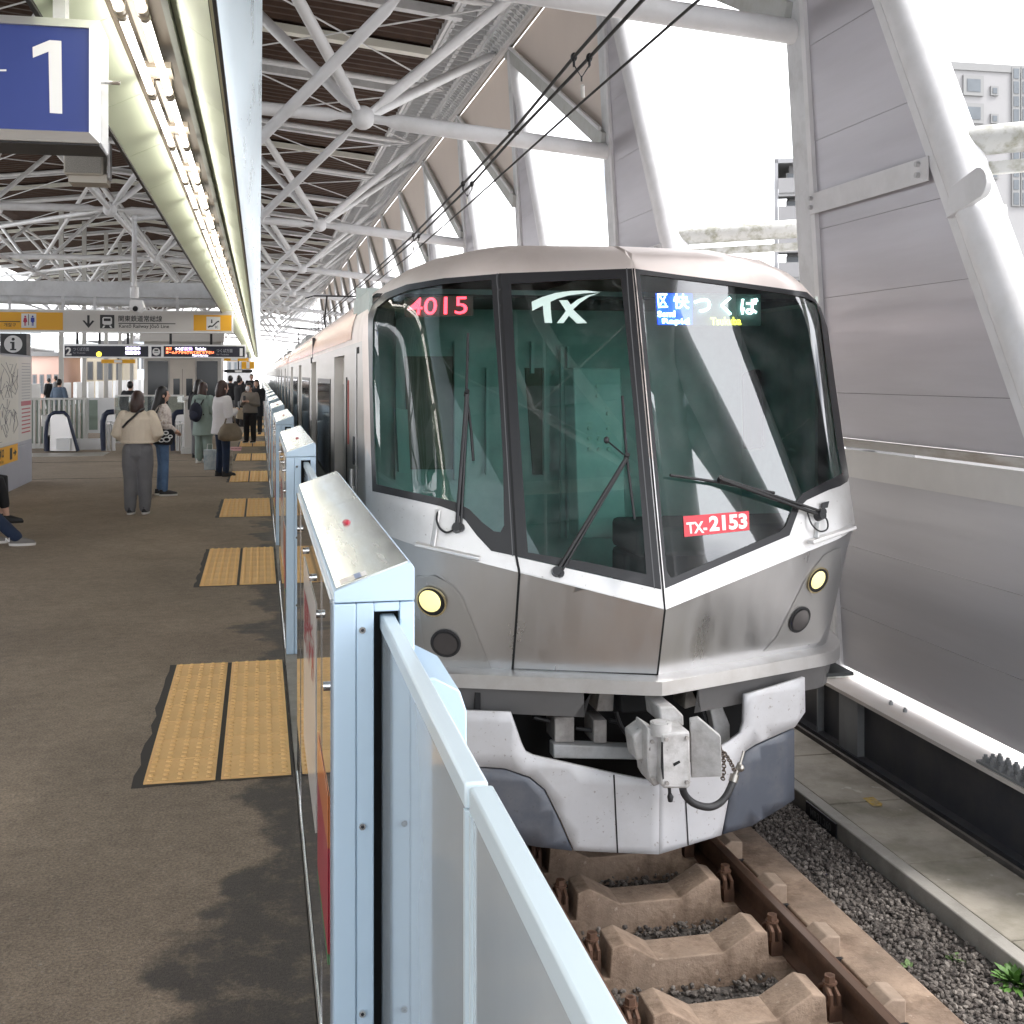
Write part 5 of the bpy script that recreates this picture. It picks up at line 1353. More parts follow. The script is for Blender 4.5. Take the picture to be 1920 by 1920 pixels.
m = MB(); polyg([(93.3, 75), (115, 76.7), (116.7, 213.3), (93.3, 211.7), (91, 96.7), (61.7, 108.3), (61, 88.3)], Y0 - .002, m); polyg([(-60, 130), (12, 130), (12, 133.5), (-60, 133.5)], Y0 - .002, m); m.build('numeral', SW_, ps)
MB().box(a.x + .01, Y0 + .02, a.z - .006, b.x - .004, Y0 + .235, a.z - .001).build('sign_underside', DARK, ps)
MB().tube((b.x, Y0 + .14, (a.z + b.z) / 2 + .03), (b.x + .05, Y0 + .14, (a.z + b.z) / 2 + .03), .007, n=8).build('side_bolt', CHR, ps)
MB().box(-1.3, Y0 + .08, b.z, -1.26, Y0 + .16, 3.45).box(-.68, Y0 + .08, b.z, -.64, Y0 + .16, 3.45).build('hanger_bar', WHITE2, ps)
# loudspeaker
Y0 = 7.9
sp = thing('loudspeaker', 'beige box loudspeaker hanging below the blue sign', 'loudspeaker', (0, 0, 0)); BEI = M('beige_plastic', (.46, .43, .38), .6); GRL = M('speaker_grille', (.24, .23, .21), .7, 0, .5, 260)
rect(119, 281, 193, 326, Y0, dep=.22).build('cabinet', BEI, sp, bevel=.01); rect(122, 284, 190, 323, Y0 - .008, dep=.006).build('grille', GRL, sp, bevel=.002); rect(128, 327, 200, 341, Y0 + .03, dep=.2).build('base', BEI, sp)
a = at_Y(160, 276, Y0 + .1); MB().box(a.x - .02, a.y, a.z, a.x + .02, a.y + .04, 4.0).box(a.x + .14, a.y - .05, a.z - .2, a.x + .155, a.y + .05, a.z + .02).build('bracket', WHITE2, sp)
# pole camera
Y0 = 14.9
pc = thing('security_camera', 'white security camera on a hanging pole above the platform', 'camera', (0, 0, 0)); a, b, c = at_Y(252, 560, Y0), at_Y(252, 410, Y0), at_Y(312, 406, Y0)
MB().path([a, b + Vector((0, 0, -.03)), b + Vector((.02, 0, 0)), c], .029, 12).ball(b, .045).build('pole', WHITE, pc, smooth=50)
MB().tube(a + Vector((0, 0, .14)), a, .05, n=14).prism([at_Y(u, v, Y0 - .1) for u, v in ((242, 562), (266, 562), (270, 576), (262, 586), (243, 582))], (0, .2, 0)).build('housing', WHITE, pc, bevel=.008)
p = at_Y(254, 578, Y0 - .1); MB().tube(p, p + Vector((0, -.03, -.01)), .03, n=14).build('lens', BLACK, pc)
# beams carrying the signs
Y0 = 26.5
tag(rect(-60, 531, 395, 554, Y0, dep=.25).build('cable_trunking', WHITE2, None, bevel=.01), 'white box beam crossing above the yellow direction sign', 'beam')
tag(MB().tube(at_Y(-60, 560, 25.6), at_Y(404, 570, 25.6), .09, n=12).build('support_pipe', WHITE2), 'white round pipe carrying the yellow direction sign', 'pipe')
# direction sign
Y0 = 24.85
ds = thing('direction_sign', 'long pale and yellow direction sign with railway line name and pictograms', 'sign', (0, 0, 0))
rect(-60, 583, 437, 622, Y0, dep=.25).build('sign_box', ALU, ds, bevel=.006); rect(-60, 585, 434.5, 620, Y0 - .006, dep=.005).build('sign_face', SGREY, ds)
rect(-60, 586, 118, 617.5, Y0 - .009).build('yellow_field', SYEL, ds); rect(363, 591, 434, 620, Y0 - .009).build('yellow_field', SYEL, ds)
rect(40, 588, 68, 614.5, Y0 - .012).build('white_field', SW_, ds); rect(387, 594, 413, 618.5, Y0 - .012).build('white_field', SW_, ds)
m = MB(); label_px(m, '関東鉄道常総線', 222, 592, 304, 603, Y0 - .012, .012); label_px(m, 'Kantō Railway Jōsō Line', 223, 608.5, 317, 616.5, Y0 - .012, .01); rect(222, 606.3, 329, 607, Y0 - .012, m); label_px(m, '개찰구', 7, 605.5, 30, 612.5, Y0 - .012, .01); rect(-60, 602.3, 38, 603, Y0 - .012, m)
rect(163.5, 591, 168, 612, Y0 - .012, m); polyg([(154.5, 601), (158, 600.5), (166, 609), (173.5, 600.5), (177, 602), (166, 615)], Y0 - .013, m); rect(187.5, 590.5, 214.5, 615.5, Y0 - .012, m); rect(53, 589, 54.2, 610, Y0 - .014, m)
polyg([(389, 613), (393, 610), (398, 610.5), (407, 602), (411, 601), (411, 604), (408, 604.5), (399, 613), (394, 613), (391, 615)], Y0 - .014, m); polyg([(396, 599), (398, 599), (398.5, 606), (395.5, 606)], Y0 - .014, m); label_px(m, 'EC', 403, 611, 409, 615.5, Y0 - .014, .02); m.build('lettering', SBLK, ds)
m = MB(); polyg([(194, 594.5), (208, 594.5), (210, 597), (210, 606.5), (207, 609), (195, 609), (192, 606.5), (192, 597)], Y0 - .014, m); polyg([(194, 610.5), (197.5, 610.5), (195, 614.5), (191.5, 614.5)], Y0 - .014, m); polyg([(204.5, 610.5), (208, 610.5), (210.5, 614.5), (207, 614.5)], Y0 - .014, m); m.build('train_pictogram', SW_, ds)
m = MB(); rect(194.5, 597, 207.5, 602, Y0 - .016, m); rect(199, 592.3, 203, 593.6, Y0 - .014, m); m.build('pictogram_window', SBLK, ds)
def figure(u, mt, w0, w1):
    m = MB(); m.disc(at_Y(u, 593.3, Y0 - .015), (0, -1, 0), .018, 12); polyg([(u - w0, 595.5), (u + w0, 595.5), (u + w1, 603), (u + w1 * .7, 604), (u + 1.8, 604), (u + 1.6, 611), (u + .4, 611), (u + .3, 605), (u - .3, 605), (u - .4, 611), (u - 1.6, 611), (u - 1.8, 604), (u - w1 * .7, 604), (u - w1, 603)], Y0 - .015, m); m.build('pictogram', mt, ds)
figure(47.3, M('picto_red', (.45, .03, .08), .5), 2.2, 4); figure(61.2, M('picto_blue', (.03, .05, .35), .5), 3.4, 3.6)
m = MB()
for u in (18, 118, 178, 250, 332): m.beam(at_Y(u, 583, Y0 + .12), at_Y(u, 555, Y0 + .12), .05, .05)
m.build('hanger_bar', WHITE2, ds)
# departure board
Y0 = 43
db = thing('departure_board', 'dark departure board with numbers 2 and 1 in front of the lift', 'sign', (0, 0, 0))
rect(118.5, 646.5, 461, 671, Y0, dep=.4).build('sign_box', ALU, db, bevel=.01)
m = MB(); rect(121, 649, 278, 668.5, Y0 - .008, m); rect(307, 649.5, 459, 669, Y0 - .008, m); rect(284, 650, 302, 668.5, Y0 - .008, m); m.build('screen', M('board_navy', (.012, .014, .03), .35), db)
m = MB(); label_px(m, '2', 123, 651, 134, 666, Y0 - .014, .03); label_px(m, '1', 449.5, 653, 455, 667.5, Y0 - .014, .03); m.build('numeral', SW_, db)
m = MB(); label_px(m, 'つくば方面', 137, 651, 167, 658, Y0 - .014, .01); label_px(m, 'for Tsukuba', 137, 660, 160, 663, Y0 - .014); label_px(m, 'つくば方面', 406, 654, 436, 661, Y0 - .014, .01); label_px(m, 'for Tsukuba', 406, 663, 429, 666, Y0 - .014); m.build('line_name', M('board_text', (.35, .36, .4), .5), db)
m = MB().disc(at_Y(185.5, 664, Y0 - .012), (0, -1, 0), .085, 20); m.build('yellow_disc', EM('board_yellow', (.95, .75, .05), .8), db)
BWH = EM('board_lilac', (.75, .68, 1), 1.5); BOR = EM('board_orange', (1, .16, .06), 1.6); BVI = EM('board_violet', (.45, .3, 1), 1.4)
m = MB(); label_px(m, '通過電車', 235, 650.5, 263, 656.5, Y0 - .014, .02); label_px(m, '通過電車', 235, 658.5, 263, 664.5, Y0 - .014, .02); label_px(m, 'つくば', 328, 651, 344, 657, Y0 - .014, .02); label_px(m, 'Tsukuba', 366, 651.5, 386, 656.5, Y0 - .014, .02); label_px(m, 'Not in Service', 361, 664.5, 390, 668, Y0 - .014, .01); m.build('white_characters', BWH, db)
m = MB(); label_px(m, '区快', 346, 651, 361, 657, Y0 - .014, .02); m.build('violet_characters', BVI, db)
m = MB(); label_px(m, '先発', 311, 651.5, 322, 656.5, Y0 - .014, .02); label_px(m, 'ホームドアから離れてお待ち下さい', 311, 658, 401, 663.5, Y0 - .014, .02); m.build('orange_characters', BOR, db)
m = MB().disc(at_Y(293, 659.5, Y0 - .012), (0, -1, 0), .13, 20); m.build('clock_face', SW_, db); m = MB(); rect(289.5, 655, 296.5, 658, Y0 - .016, m); rect(289, 660, 297, 661, Y0 - .016, m); m.build('clock_hands', SBLK, db)
m = MB()
for u in (145, 187, 240, 320, 396): m.beam(at_Y(u, 647, Y0 + .2), at_Y(u, 622, Y0 + .2), .08, .08)
m.build('hanger_bar', DARK, db)
# smaller yellow boards beyond
def board(u0, v0, u1, v1, Y, lab, mt=SYEL):
    t = thing('hanging_sign', lab, 'sign', (0, 0, 0)); rect(u0, v0, u1, v1, Y, dep=.2).build('sign_box', mt, t); m = MB().beam(at_Y((u0 + u1) / 2, v0, Y + .1), at_Y((u0 + u1) / 2, v0 - 18, Y + .1), .06, .06); m.build('hanger_bar', DARK, t)
    m = MB(); rect(u0 + (u1 - u0) * .38, v0 + 1, u0 + (u1 - u0) * .62, v1 - 1, Y - .004, m); m.build('sign_panel', SW_, t); return t
board(190, 674, 253, 681, 50, 'small yellow sign under the left half of the departure board')
board(412, 671, 466, 677, 52, 'small yellow sign under the right end of the departure board')
board(453, 678, 477, 692, 54, 'small yellow sign with white picture at the canopy end')
t = board(420, 693, 474, 699, 58, 'small dark departure board far down the platform', SBLK)
# information board with i sign
Xb = -3.55
ib = thing('information_board', 'grey information board with maps and a yellow strip, left edge of the platform', 'notice board', (0, 0, 0))
e = at_Z(60, 902, 0); ye = at_X(60, 902, Xb).y
MB().box(Xb - .35, 13.5, 0, Xb, ye, .62).box(Xb - .35, 13.5, .62, Xb - .002, ye, 2.0).build('board_body', M('board_grey', (.36, .37, .42), .5, 0, .05, 2), ib, bevel=.01)
def xr(u0, v0, u1, v1, o, mb, m=0):       # patch on the face that looks across the platform
    a = at_X(u0, v1, Xb); b = at_X(u1, v0, Xb); c = at_X(u0, v0, Xb); y0, y1 = a.y, b.y; z0, z1 = a.z, c.z
    return mb.add([(Xb + o, y0, z0), (Xb + o, y1, z0), (Xb + o, y1, z1), (Xb + o, y0, z1)], [(0, 1, 2, 3)], m)
def yz(y0, y1, z0, z1, mt, nm, o): MB().add([(Xb + o, y0, z0), (Xb + o, y1, z0), (Xb + o, y1, z1), (Xb + o, y0, z1)], [(0, 1, 2, 3)]).build(nm, mt, ib)
yz(13.6, ye - .04, .68, 1.97, M('map_paper', (.66, .65, .62), .45, coat=.3), 'map_sheet', .002)
MAPL = M('map_print', (.64, .62, .56), .5, 0, .03, 3)
yz(17.15, 19.15, .72, 1.95, MAPL, 'map', .005); yz(13.7, 16.9, .75, 1.25, M('map_green', (.52, .53, .22), .5, 0, .15, 9), 'map', .005); yz(13.7, 17.0, 1.75, 1.96, M('map_orange', (.62, .40, .12), .5, 0, .15, 9), 'map_header', .005)
m = MB()
for i in range(13): z = 1.86 - .045 * i; m.add([(Xb + .006, 19.4, z), (Xb + .006, 20.1, z), (Xb + .006, 20.1, z + .012), (Xb + .006, 19.4, z + .012)], [(0, 1, 2, 3)])
m.build('text_lines', M('print_grey', (.3, .3, .33), .5), ib)
m = MB()
m.add([(Xb + .006, 19.35, 1.22), (Xb + .006, 20.15, 1.22), (Xb + .006, 20.15, 1.29), (Xb + .006, 19.35, 1.29)], [(0, 1, 2, 3)])
for i in range(7): z = 1.16 - .06 * i; m.add([(Xb + .006, 19.4, z), (Xb + .006, 20.1, z), (Xb + .006, 20.1, z + .02), (Xb + .006, 19.4, z + .02)], [(0, 1, 2, 3)])
m.build('text_lines', PRED, ib)
rm = random.Random(8); m = MB()
for i in range(26):
    y, z = rm.uniform(17.3, 19.0), rm.uniform(.8, 1.9); q = [(Xb + .007, y, z)]
    for j in range(4): y = min(19.1, max(17.2, y + rm.uniform(-.35, .35))); z = min(1.93, max(.75, z + rm.uniform(-.2, .2))); q.append((Xb + .007, y, z))
    m.path(q, .004, 4)
m.build('map_lines', M('map_ink', (.25, .25, .27), .6), ib)
yz(13.6, 19.1, .42, .67, SYEL, 'yellow_strip', .006)
m = MB(); write(m, '改札口', .13, (Xb + .009, 17.9, .575), (0, 1, 0), (0, 0, 1), bold=.006); write(m, 'Ticket Gate', .07, (Xb + .009, 17.9, .47), (0, 1, 0), (0, 0, 1))
m.add([(Xb + .009, 18.5, .46), (Xb + .009, 18.68, .46), (Xb + .009, 18.68, .63), (Xb + .009, 18.5, .63)], [(0, 1, 2, 3)]); m.add([(Xb + .009, 18.74, .53), (Xb + .009, 18.85, .53), (Xb + .009, 18.85, .49), (Xb + .009, 19.0, .545), (Xb + .009, 18.85, .6), (Xb + .009, 18.85, .56), (Xb + .009, 18.74, .56)], [list(range(7))]); m.build('lettering', SBLK, ib)
isg = thing('information_sign', 'black square sign with a white i in a circle, on the information board', 'sign', (0, 0, 0))
MB().box(Xb - .42, ye - .30, 2.003, Xb - .03, ye + .06, 2.34).build('sign_box', SBLK, isg, bevel=.006)
c = Vector((Xb - .225, ye - .3015, 2.175)); MB().disc(c, (0, -1, 0), .135, 28).build('disc', SW_, isg)
m = MB().disc(c + Vector((0, -.002, .075)), (0, -1, 0), .024, 16); m.add([c + Vector((x, -.002, z)) for x, z in ((-.045, .035), (.02, .035), (.02, -.075), (.045, -.075), (.045, -.098), (-.045, -.098), (-.045, -.075), (-.022, -.075), (-.022, .012), (-.045, .012))], [list(range(10))]); m.build('letter', SBLK, isg)

# ================================================================ lift, escalators, fences
LFR = M('lift_frame', (.45, .44, .42), .45, .3, .05, 2); LGL = M('lift_glass', (.03, .035, .04), .12, .0, spec=.35); LDO = M('lift_door', (.50, .46, .41), .4, .4, .04, 1.5)
Y0 = 46
lf = thing('lift_shaft', 'grey lift shaft with dark glass panels and a beige door', 'lift', (0, 0, 0))
a, b = at_Y(270, 800, Y0), at_Y(415, 628, Y0)
MB().box(a.x, Y0, 0, b.x, Y0 + 3.2, 3.5).build('wall', LFR, lf)
for u0, u1 in ((277, 315), (369, 408)): rect(u0, 677, u1, 778, Y0 - .02, dep=.015).build('glass_panel', LGL, lf)
d_ = rect(319, 673, 366, 783, Y0 - .03, dep=.025).build('door', LDO, lf); rect(341.8, 692, 342.4, 783, Y0 - .034, dep=.003).build('door_seam', BLK, d_)
for u0, u1 in ((325, 337), (349, 361)): rect(u0, 710, u1, 742, Y0 - .036, dep=.005).build('door_window', LGL, d_)
rect(262, 626, 420, 640, Y0 - .25, dep=.2).build('canopy', SGREY, lf)
FGL = M('fence_glass', (.27, .34, .29), .3, 0, .08, 2, spec=.3); FPO = M('fence_post', (.62, .62, .6), .4, .4); FWH = M('fence_white', (.72, .73, .74), .4)
gf = thing('glass_fence', 'green tinted ribbed glass fence around the escalator well', 'fence', (0, 0, 0)); Y0 = 29.2
a, b = at_Y(20, 748, Y0), at_Y(160, 748, Y0); h = a.z
n = 15
for i in range(n):
    x0 = a.x + (b.x - a.x) * i / n; x1 = a.x + (b.x - a.x) * (i + 1) / n
    MB().box(x0 + .012, Y0, .12, x1 - .05, Y0 + .02, h - .03).build('glass_panel', FGL, gf); MB().box(x1 - .05, Y0 - .05, .0, x1 - .008, Y0 + .04, h - .03).build('fence_post', FPO, gf)
MB().box(a.x, Y0 - .05, h - .028, b.x, Y0 + .06, h + .02).box(a.x, Y0 - .02, .0, b.x, Y0 + .04, .11).build('hand_rail', FPO, gf, bevel=.008)
wp_ = thing('white_fence', 'white panel fence between the ribbed glass fence and the lift', 'fence', (0, 0, 0)); Y0 = 29.4
rect(163, 746, 214, 812, Y0, dep=.06).build('fence_panel', FWH, wp_); rect(167, 750, 183, 806, Y0 - .012, dep=.01).build('glass_panel', FGL, wp_); a = at_Y(161, 812, Y0); MB().box(a.x - .03, Y0 - .02, 0, a.x + .04, Y0 + .08, 1.15).build('fence_post', FPO, wp_)
cf = thing('glass_balustrade', 'clear glass balustrade with steel rail in front of the lift', 'fence', (0, 0, 0)); Y0 = 31
a, b = at_Y(216, 742, Y0), at_Y(345, 742, Y0); MB().box(a.x, Y0, .05, b.x, Y0 + .02, a.z - .02).build('glass_panel', GL('clear_glass', (.75, .8, .78), 1, 0, 1.6, .2), cf); MB().box(a.x, Y0 - .02, a.z - .02, b.x, Y0 + .05, a.z + .02).box(a.x, Y0 - .02, 0, b.x, Y0 + .05, .05).build('hand_rail', FPO, cf)
nb = thing('end_fence', 'pale grey solid fence end beside the waiting queue', 'fence', (0, 0, 0)); Y0 = 26.6
a, b = at_Y(345, 838, Y0), at_Y(366, 750, Y0); MB().box(a.x, Y0, 0, b.x, Y0 + 4, b.z).build('fence_panel', SGREY, nb, bevel=.02); MB().box(a.x - .04, Y0 - .06, b.z, b.x + .02, Y0 + 4, b.z + .05).box(a.x - .06, Y0 - .1, 0, b.x + .03, Y0 + 4, .12).build('fence_cap', FPO, nb, bevel=.01)
STEELB = M('balustrade_steel', (.72, .71, .71), .28, .8, .06, 2, stretch=(1, 1, .3)); NAVY = M('handrail_navy', (.01, .018, .05), .4)
es = thing('escalator', 'escalator head with steel balustrade left of the woman in cream', 'escalator', (0, 0, 0)); Y0 = 27.6
e_ = [(94, 786), (97, 779), (103, 776.5), (119, 776), (125, 783), (143, 846), (93, 846)]
MB().prism([at_Y(u, v, Y0) for u, v in e_], (0, .12, 0)).build('balustrade', STEELB, es, bevel=.01)
MB().path([at_Y(u, v, Y0 + .06) for u, v in ((88, 846), (86, 815), (88, 792), (93, 780), (101, 774), (120, 773.5), (127, 781), (146, 846))], .045, 10).build('handrail', NAVY, es, smooth=60)
rect(82, 818, 104, 846, Y0 + .15, dep=.5).build('newel_base', SBLK, es); rect(105, 822, 131, 846, Y0 - .2, dep=.15).build('skirt_panel', FWH, es, bevel=.01)
rect(77, 778, 90, 800, Y0 + .2, dep=.3).build('sensor_post', FPO, es, bevel=.02); rect(135, 822, 196, 846, Y0 + .9, dep=.05).build('landing_wall', FWH, es)
for (u0, lab) in ((192, 'escalator newel with navy handrail behind the woman in cream'), (322, 'escalator newel with navy handrail right of the long haired woman')):
    t = thing('escalator_newel', lab, 'escalator', (0, 0, 0)); Y0 = 27.2
    MB().path([at_Y(u0 + x, v, Y0) for x, v in ((3, 845), (1, 815), (1, 790), (4, 778), (10, 773), (22, 772))], .06, 10).build('handrail', NAVY, t, smooth=60)
    MB().prism([at_Y(u0 + x, v, Y0 + .02) for x, v in ((5, 845), (5, 790), (9, 778), (24, 776), (24, 845))], (0, .06, 0)).build('balustrade', STEELB, t)
    for x in (8, 16): MB().tube(at_Y(u0 + x, 845, Y0 - .1), at_Y(u0 + x, 790, Y0 - .1), .025, n=8).build('guide_post', CHR, t)
    rect(u0 + 6, 792, u0 + 22, 796, Y0 - .12, dep=.04).build('guide_rail', CHR, t)
# columns on the far side of the platform
for u, Y in ((115, 48), (158, 52), (199, 56), (225, 60), (247, 62)):
    p = at_Y(u, 720, Y); t = thing('platform_column', 'slim grey column beyond the fence, at the %s' % {115: 'back of the man in blue', 158: 'salmon building', 199: 'cream building', 225: 'pale bluish tower', 247: 'lift side'}[u], 'column', (p.x, Y, 0))
    MB().box(-.08, -.08, 0, .08, .08, 8).build('shaft', LFR, t); MB().box(-.25, -.2, 0, .25, .2, .12).build('foot', LFR, t)
# opposite edge doors, low and far
ob = thing('far_platform_door', 'white platform edge doors along the opposite edge, seen over the fence', 'platform door', (0, 0, 0))
for k in range(22): MB().box(PW + .1, 30 + 4.75 * k, 0, PW + .3, 32.6 + 4.75 * k, 1.25).build('casing', FWH, ob)
# ================================================================ people
SKIN = M('skin', (.58, .36, .27), .55)
def mat_of(n, c, r=.8, **k): return M(n, c, r, **k)
def limb(mb, ps, rs, n=12):
    """tapered limb with rounded ends"""
    ps = [Vector(p) for p in ps]; d0 = (ps[0] - ps[1]).normalized(); d1 = (ps[-1] - ps[-2]).normalized()
    P_ = [ps[0] + d0 * rs[0] * .9, ps[0] + d0 * rs[0] * .6] + ps + [ps[-1] + d1 * rs[-1] * .6, ps[-1] + d1 * rs[-1] * .9]
    mb.path(P_, [rs[0] * .35, rs[0] * .8] + list(rs) + [rs[-1] * .8, rs[-1] * .35], n)
def trunk(mb, rg, n=20):
    mb.rings([[(cx + rx * math.cos(2 * math.pi * j / n), cy + ry * math.sin(2 * math.pi * j / n), z) for j in range(n)] for z, rx, ry, cx, cy in rg])
def hand(mb, w, d, up, s):
    """palm, four bent fingers of unequal length and a thumb"""
    d = Vector(d).normalized(); up = Vector(up); up = (up - d * up.dot(d)).normalized(); sd = d.cross(up) * s
    mb.path([w, w + d * .03, w + d * .075], [.022, .030, .027], 10)
    for i, l in enumerate((.062, .07, .066, .052)):
        o = w + d * .07 + sd * (-.024 + .016 * i); mb.path([o - d * .02, o, o + d * l * .45 - up * .006, o + d * l * .8 - up * .024, o + d * l * .88 - up * .042], [.009, .009, .0085, .008, .006], 6)
    o = w + d * .02 - sd * .024; mb.path([o + sd * .012, o, o + d * .03 - sd * .014 - up * .012, o + d * .055 - sd * .008 - up * .03], [.011, .011, .010, .007], 6)
def soft(o, vox, sm=4):
    r = o.modifiers.new('r', 'REMESH'); r.mode = 'VOXEL'; r.voxel_size = vox; r.use_smooth_shade = True
    s = o.modifiers.new('s', 'SMOOTH'); s.iterations = sm; s.factor = .5
    return o
FOLD = {}
def cloth(n, c, sc=9, amt=.8, var=.06, r=.85, **k): return M(n, c, r, 0, var, 6, bump=amt, bscale=sc, **k)
def person(u, v, h, face, lab, top, legs, hair, arms='phone', hairlen='bob', topfit=1.0, toplen=.50, legfit=1.0, leglen=.055, shoe=None, sole=None, seated=False, step=.03, vox=.011, group='people on the platform', loc=None, sleeve=1.0, lean=0.0, head_down=0.0, mask=False, skirt=None, reach=0.0):
    p = loc or at_Z(u, v, 0); k = h / 1.6
    t = thing('person', lab, 'person', (p.x, p.y, 0), R(face), group)
    sh, hp = .815 * h, .52 * h
    if seated: hp = .50
    dz = hp - .52 * h; sh += dz; by = -.42 if seated else 0
    X_s, X_h = .108 * h, .055 * h
    hd = Vector((0, by + lean + .012 + head_down * .05, .925 * h + dz))
    if arms == 'phone': A = [[(s * X_s, by + lean * .8, sh - .02), (s * .145 * h, by + .0, .635 * h + dz), (s * .055 * h, by + .20 * k, .685 * h + dz)] for s in (-1, 1)]
    elif arms == 'down': A = [[(s * X_s, by, sh - .02), (s * .145 * h, by - .02, .635 * h + dz), (s * .15 * h, by + .05, .49 * h + dz)] for s in (-1, 1)]
    elif arms == 'front': A = [[(s * X_s, by, sh - .02), (s * .165 * h, by - .01, .65 * h + dz), (s * .10 * h, by + .15 * k, .60 * h + dz)] for s in (-1, 1)]
    else: A = [[(-X_s, by, sh - .02), (-.145 * h, by - .02, .635 * h), (-.14 * h, by + .07, .50 * h)], [(X_s, by, sh - .02), (.14 * h, by + .03, .64 * h), (.09 * h, by + .24 * k, .69 * h)]]
    if seated: LG = [[(s * X_h, by, hp), (s * (.075 if s > 0 else .06) * h, by + .43 * k + reach * .35, hp - .03), (s * .07 * h, by + .44 * k + reach + s * step * 3, .085)] for s in (-1, 1)]
    else: LG = [[(s * X_h, 0, hp), (s * .056 * h, .015 + s * step * .5, .285 * h), (s * .055 * h, s * step, .05 * h)] for s in (-1, 1)]
    m = MB()
    trunk(m, [(z + dz, rx * k, ry * k, 0, by + lean * f) for z, rx, ry, f in ((.47 * h, .11, .08, 0), (.50 * h, .155, .105, 0), (.55 * h, .15, .10, .1), (.62 * h, .122, .085, .4), (.70 * h, .145, .10, .7), (.77 * h, .155, .095, .9), (.81 * h, .135, .075, 1), (.835 * h, .07, .055, 1))])
    m.path([(0, by + lean, .82 * h + dz), (0, by + lean + .005, .86 * h + dz), hd + Vector((0, -.01, -.04))], [.052 * k, .047 * k, .046 * k], 12)
    m.ball(hd, (.073 * k, .090 * k, .108 * k), 18, 12); m.ball(hd + Vector((0, .035 * k, -.06 * k)), (.046 * k, .045 * k, .045 * k), 12, 8); m.ball(hd + Vector((0, .093 * k, -.02 * k)), (.011 * k, .018 * k, .02 * k), 8, 6)
    for s in (-1, 1): m.ball(hd + Vector((s * .074 * k, -.005, -.015 * k)), (.011, .02, .03), 8, 6)
    for i, a in enumerate(A):
        a = [Vector(q) for q in a]; limb(m, [a[0], (a[0] + a[1]) / 2, a[1], (a[1] + a[2]) / 2, a[2]], [.048 * k, .043 * k, .037 * k, .034 * k, .024 * k]); hand(m, a[2], a[2] - a[1], (0, -.3, 1) if arms != 'down' else (0, 1, 0), 1 if i else -1)
    for l in LG:
        l = [Vector(q) for q in l]; limb(m, [l[0], (l[0] + l[1]) / 2, l[1], l[1].lerp(l[2], .35), l[2]], [.082 * k, .07 * k, .052 * k, .05 * k, .033 * k], 14); m.path([l[2] + Vector((0, -.03, -.03)), l[2] + Vector((0, .06, -.045)), l[2] + Vector((0, .14, -.055))], [.034, .034, .024], 10)
    soft(m.build('body', SKIN, t), vox * .75, 3)
    # eyes, mouth
    for s in (-1, 1): MB().ball(hd + Vector((s * .028 * k, .083 * k, .004 * k)), (.011 * k, .006, .006 * k), 8, 6).build('eye', BLACK, t)
    if mask: MB().path([hd + Vector((0, .055 * k, -.01 * k)), hd + Vector((0, .085 * k, -.03 * k)), hd + Vector((0, .078 * k, -.07 * k)), hd + Vector((0, .05 * k, -.095 * k))], [.055 * k, .052 * k, .05 * k, .03 * k], 14).build('face_mask', M('mask_white', (.78, .78, .8), .8), t, smooth=60)
    else: MB().ball(hd + Vector((0, .082 * k, -.058 * k)), (.02 * k, .006, .006 * k), 8, 6).build('mouth', M('lips', (.42, .14, .13), .5), t)
    # top
    f = topfit; m = MB(); zb = toplen * h + dz; fl = skirt or 1.0
    rg = [(zb, .165 * f * fl, .12 * f * fl, 0), (zb + .012, .172 * f * fl, .126 * f * fl, 0)]
    for z, rx, ry, g in ((.53, .168, .122, .1), (.60, .158, .115, .4), (.70, .165, .118, .7), (.775, .17, .112, .9), (.812, .15, .088, 1), (.842, .075, .066, 1)):
        if z * h + dz > zb + .02: rg.append((z * h + dz, rx * (f if z < .8 else 1 + (f - 1) * .4), ry * (f if z < .8 else 1 + (f - 1) * .4), g))
    trunk(m, [(z, rx * k, ry * k, 0, by + lean * g) for z, rx, ry, g in rg])
    for a in A:
        a = [Vector(q) for q in a]; e = a[1].lerp(a[2], .88 * sleeve) if sleeve > .5 else a[0].lerp(a[1], sleeve * 2)
        limb(m, [a[0], (a[0] + a[1]) / 2, a[1], a[1].lerp(e, .5), e], [.066 * k * (.6 + .4 * f), .064 * k * f, .058 * k * f, .056 * k * f, .043 * k * f])
    soft(m.build('top', top, t), vox, 5)
    # trousers
    m = MB(); g = legfit
    trunk(m, [(z + dz, rx * k, ry * k, 0, by) for z, rx, ry in ((.44 * h if not seated else .48 * h, .10, .085), (.475 * h, .16 * (.7 + .3 * g), .118), (.53 * h, .162, .115), (.585 * h, .14, .10))])
    for l in LG:
        l = [Vector(q) for q in l]; e = l[1].lerp(l[2], 1 - max(0, (leglen - .05)) / .24)
        limb(m, [l[0], (l[0] + l[1]) / 2, l[1], (l[1] + e) / 2, e], [.098 * k * (.6 + .4 * g), .088 * k * g, .070 * k * g, .066 * k * g, .058 * k * g], 16)
    soft(m.build('trousers', legs, t), vox, 4)
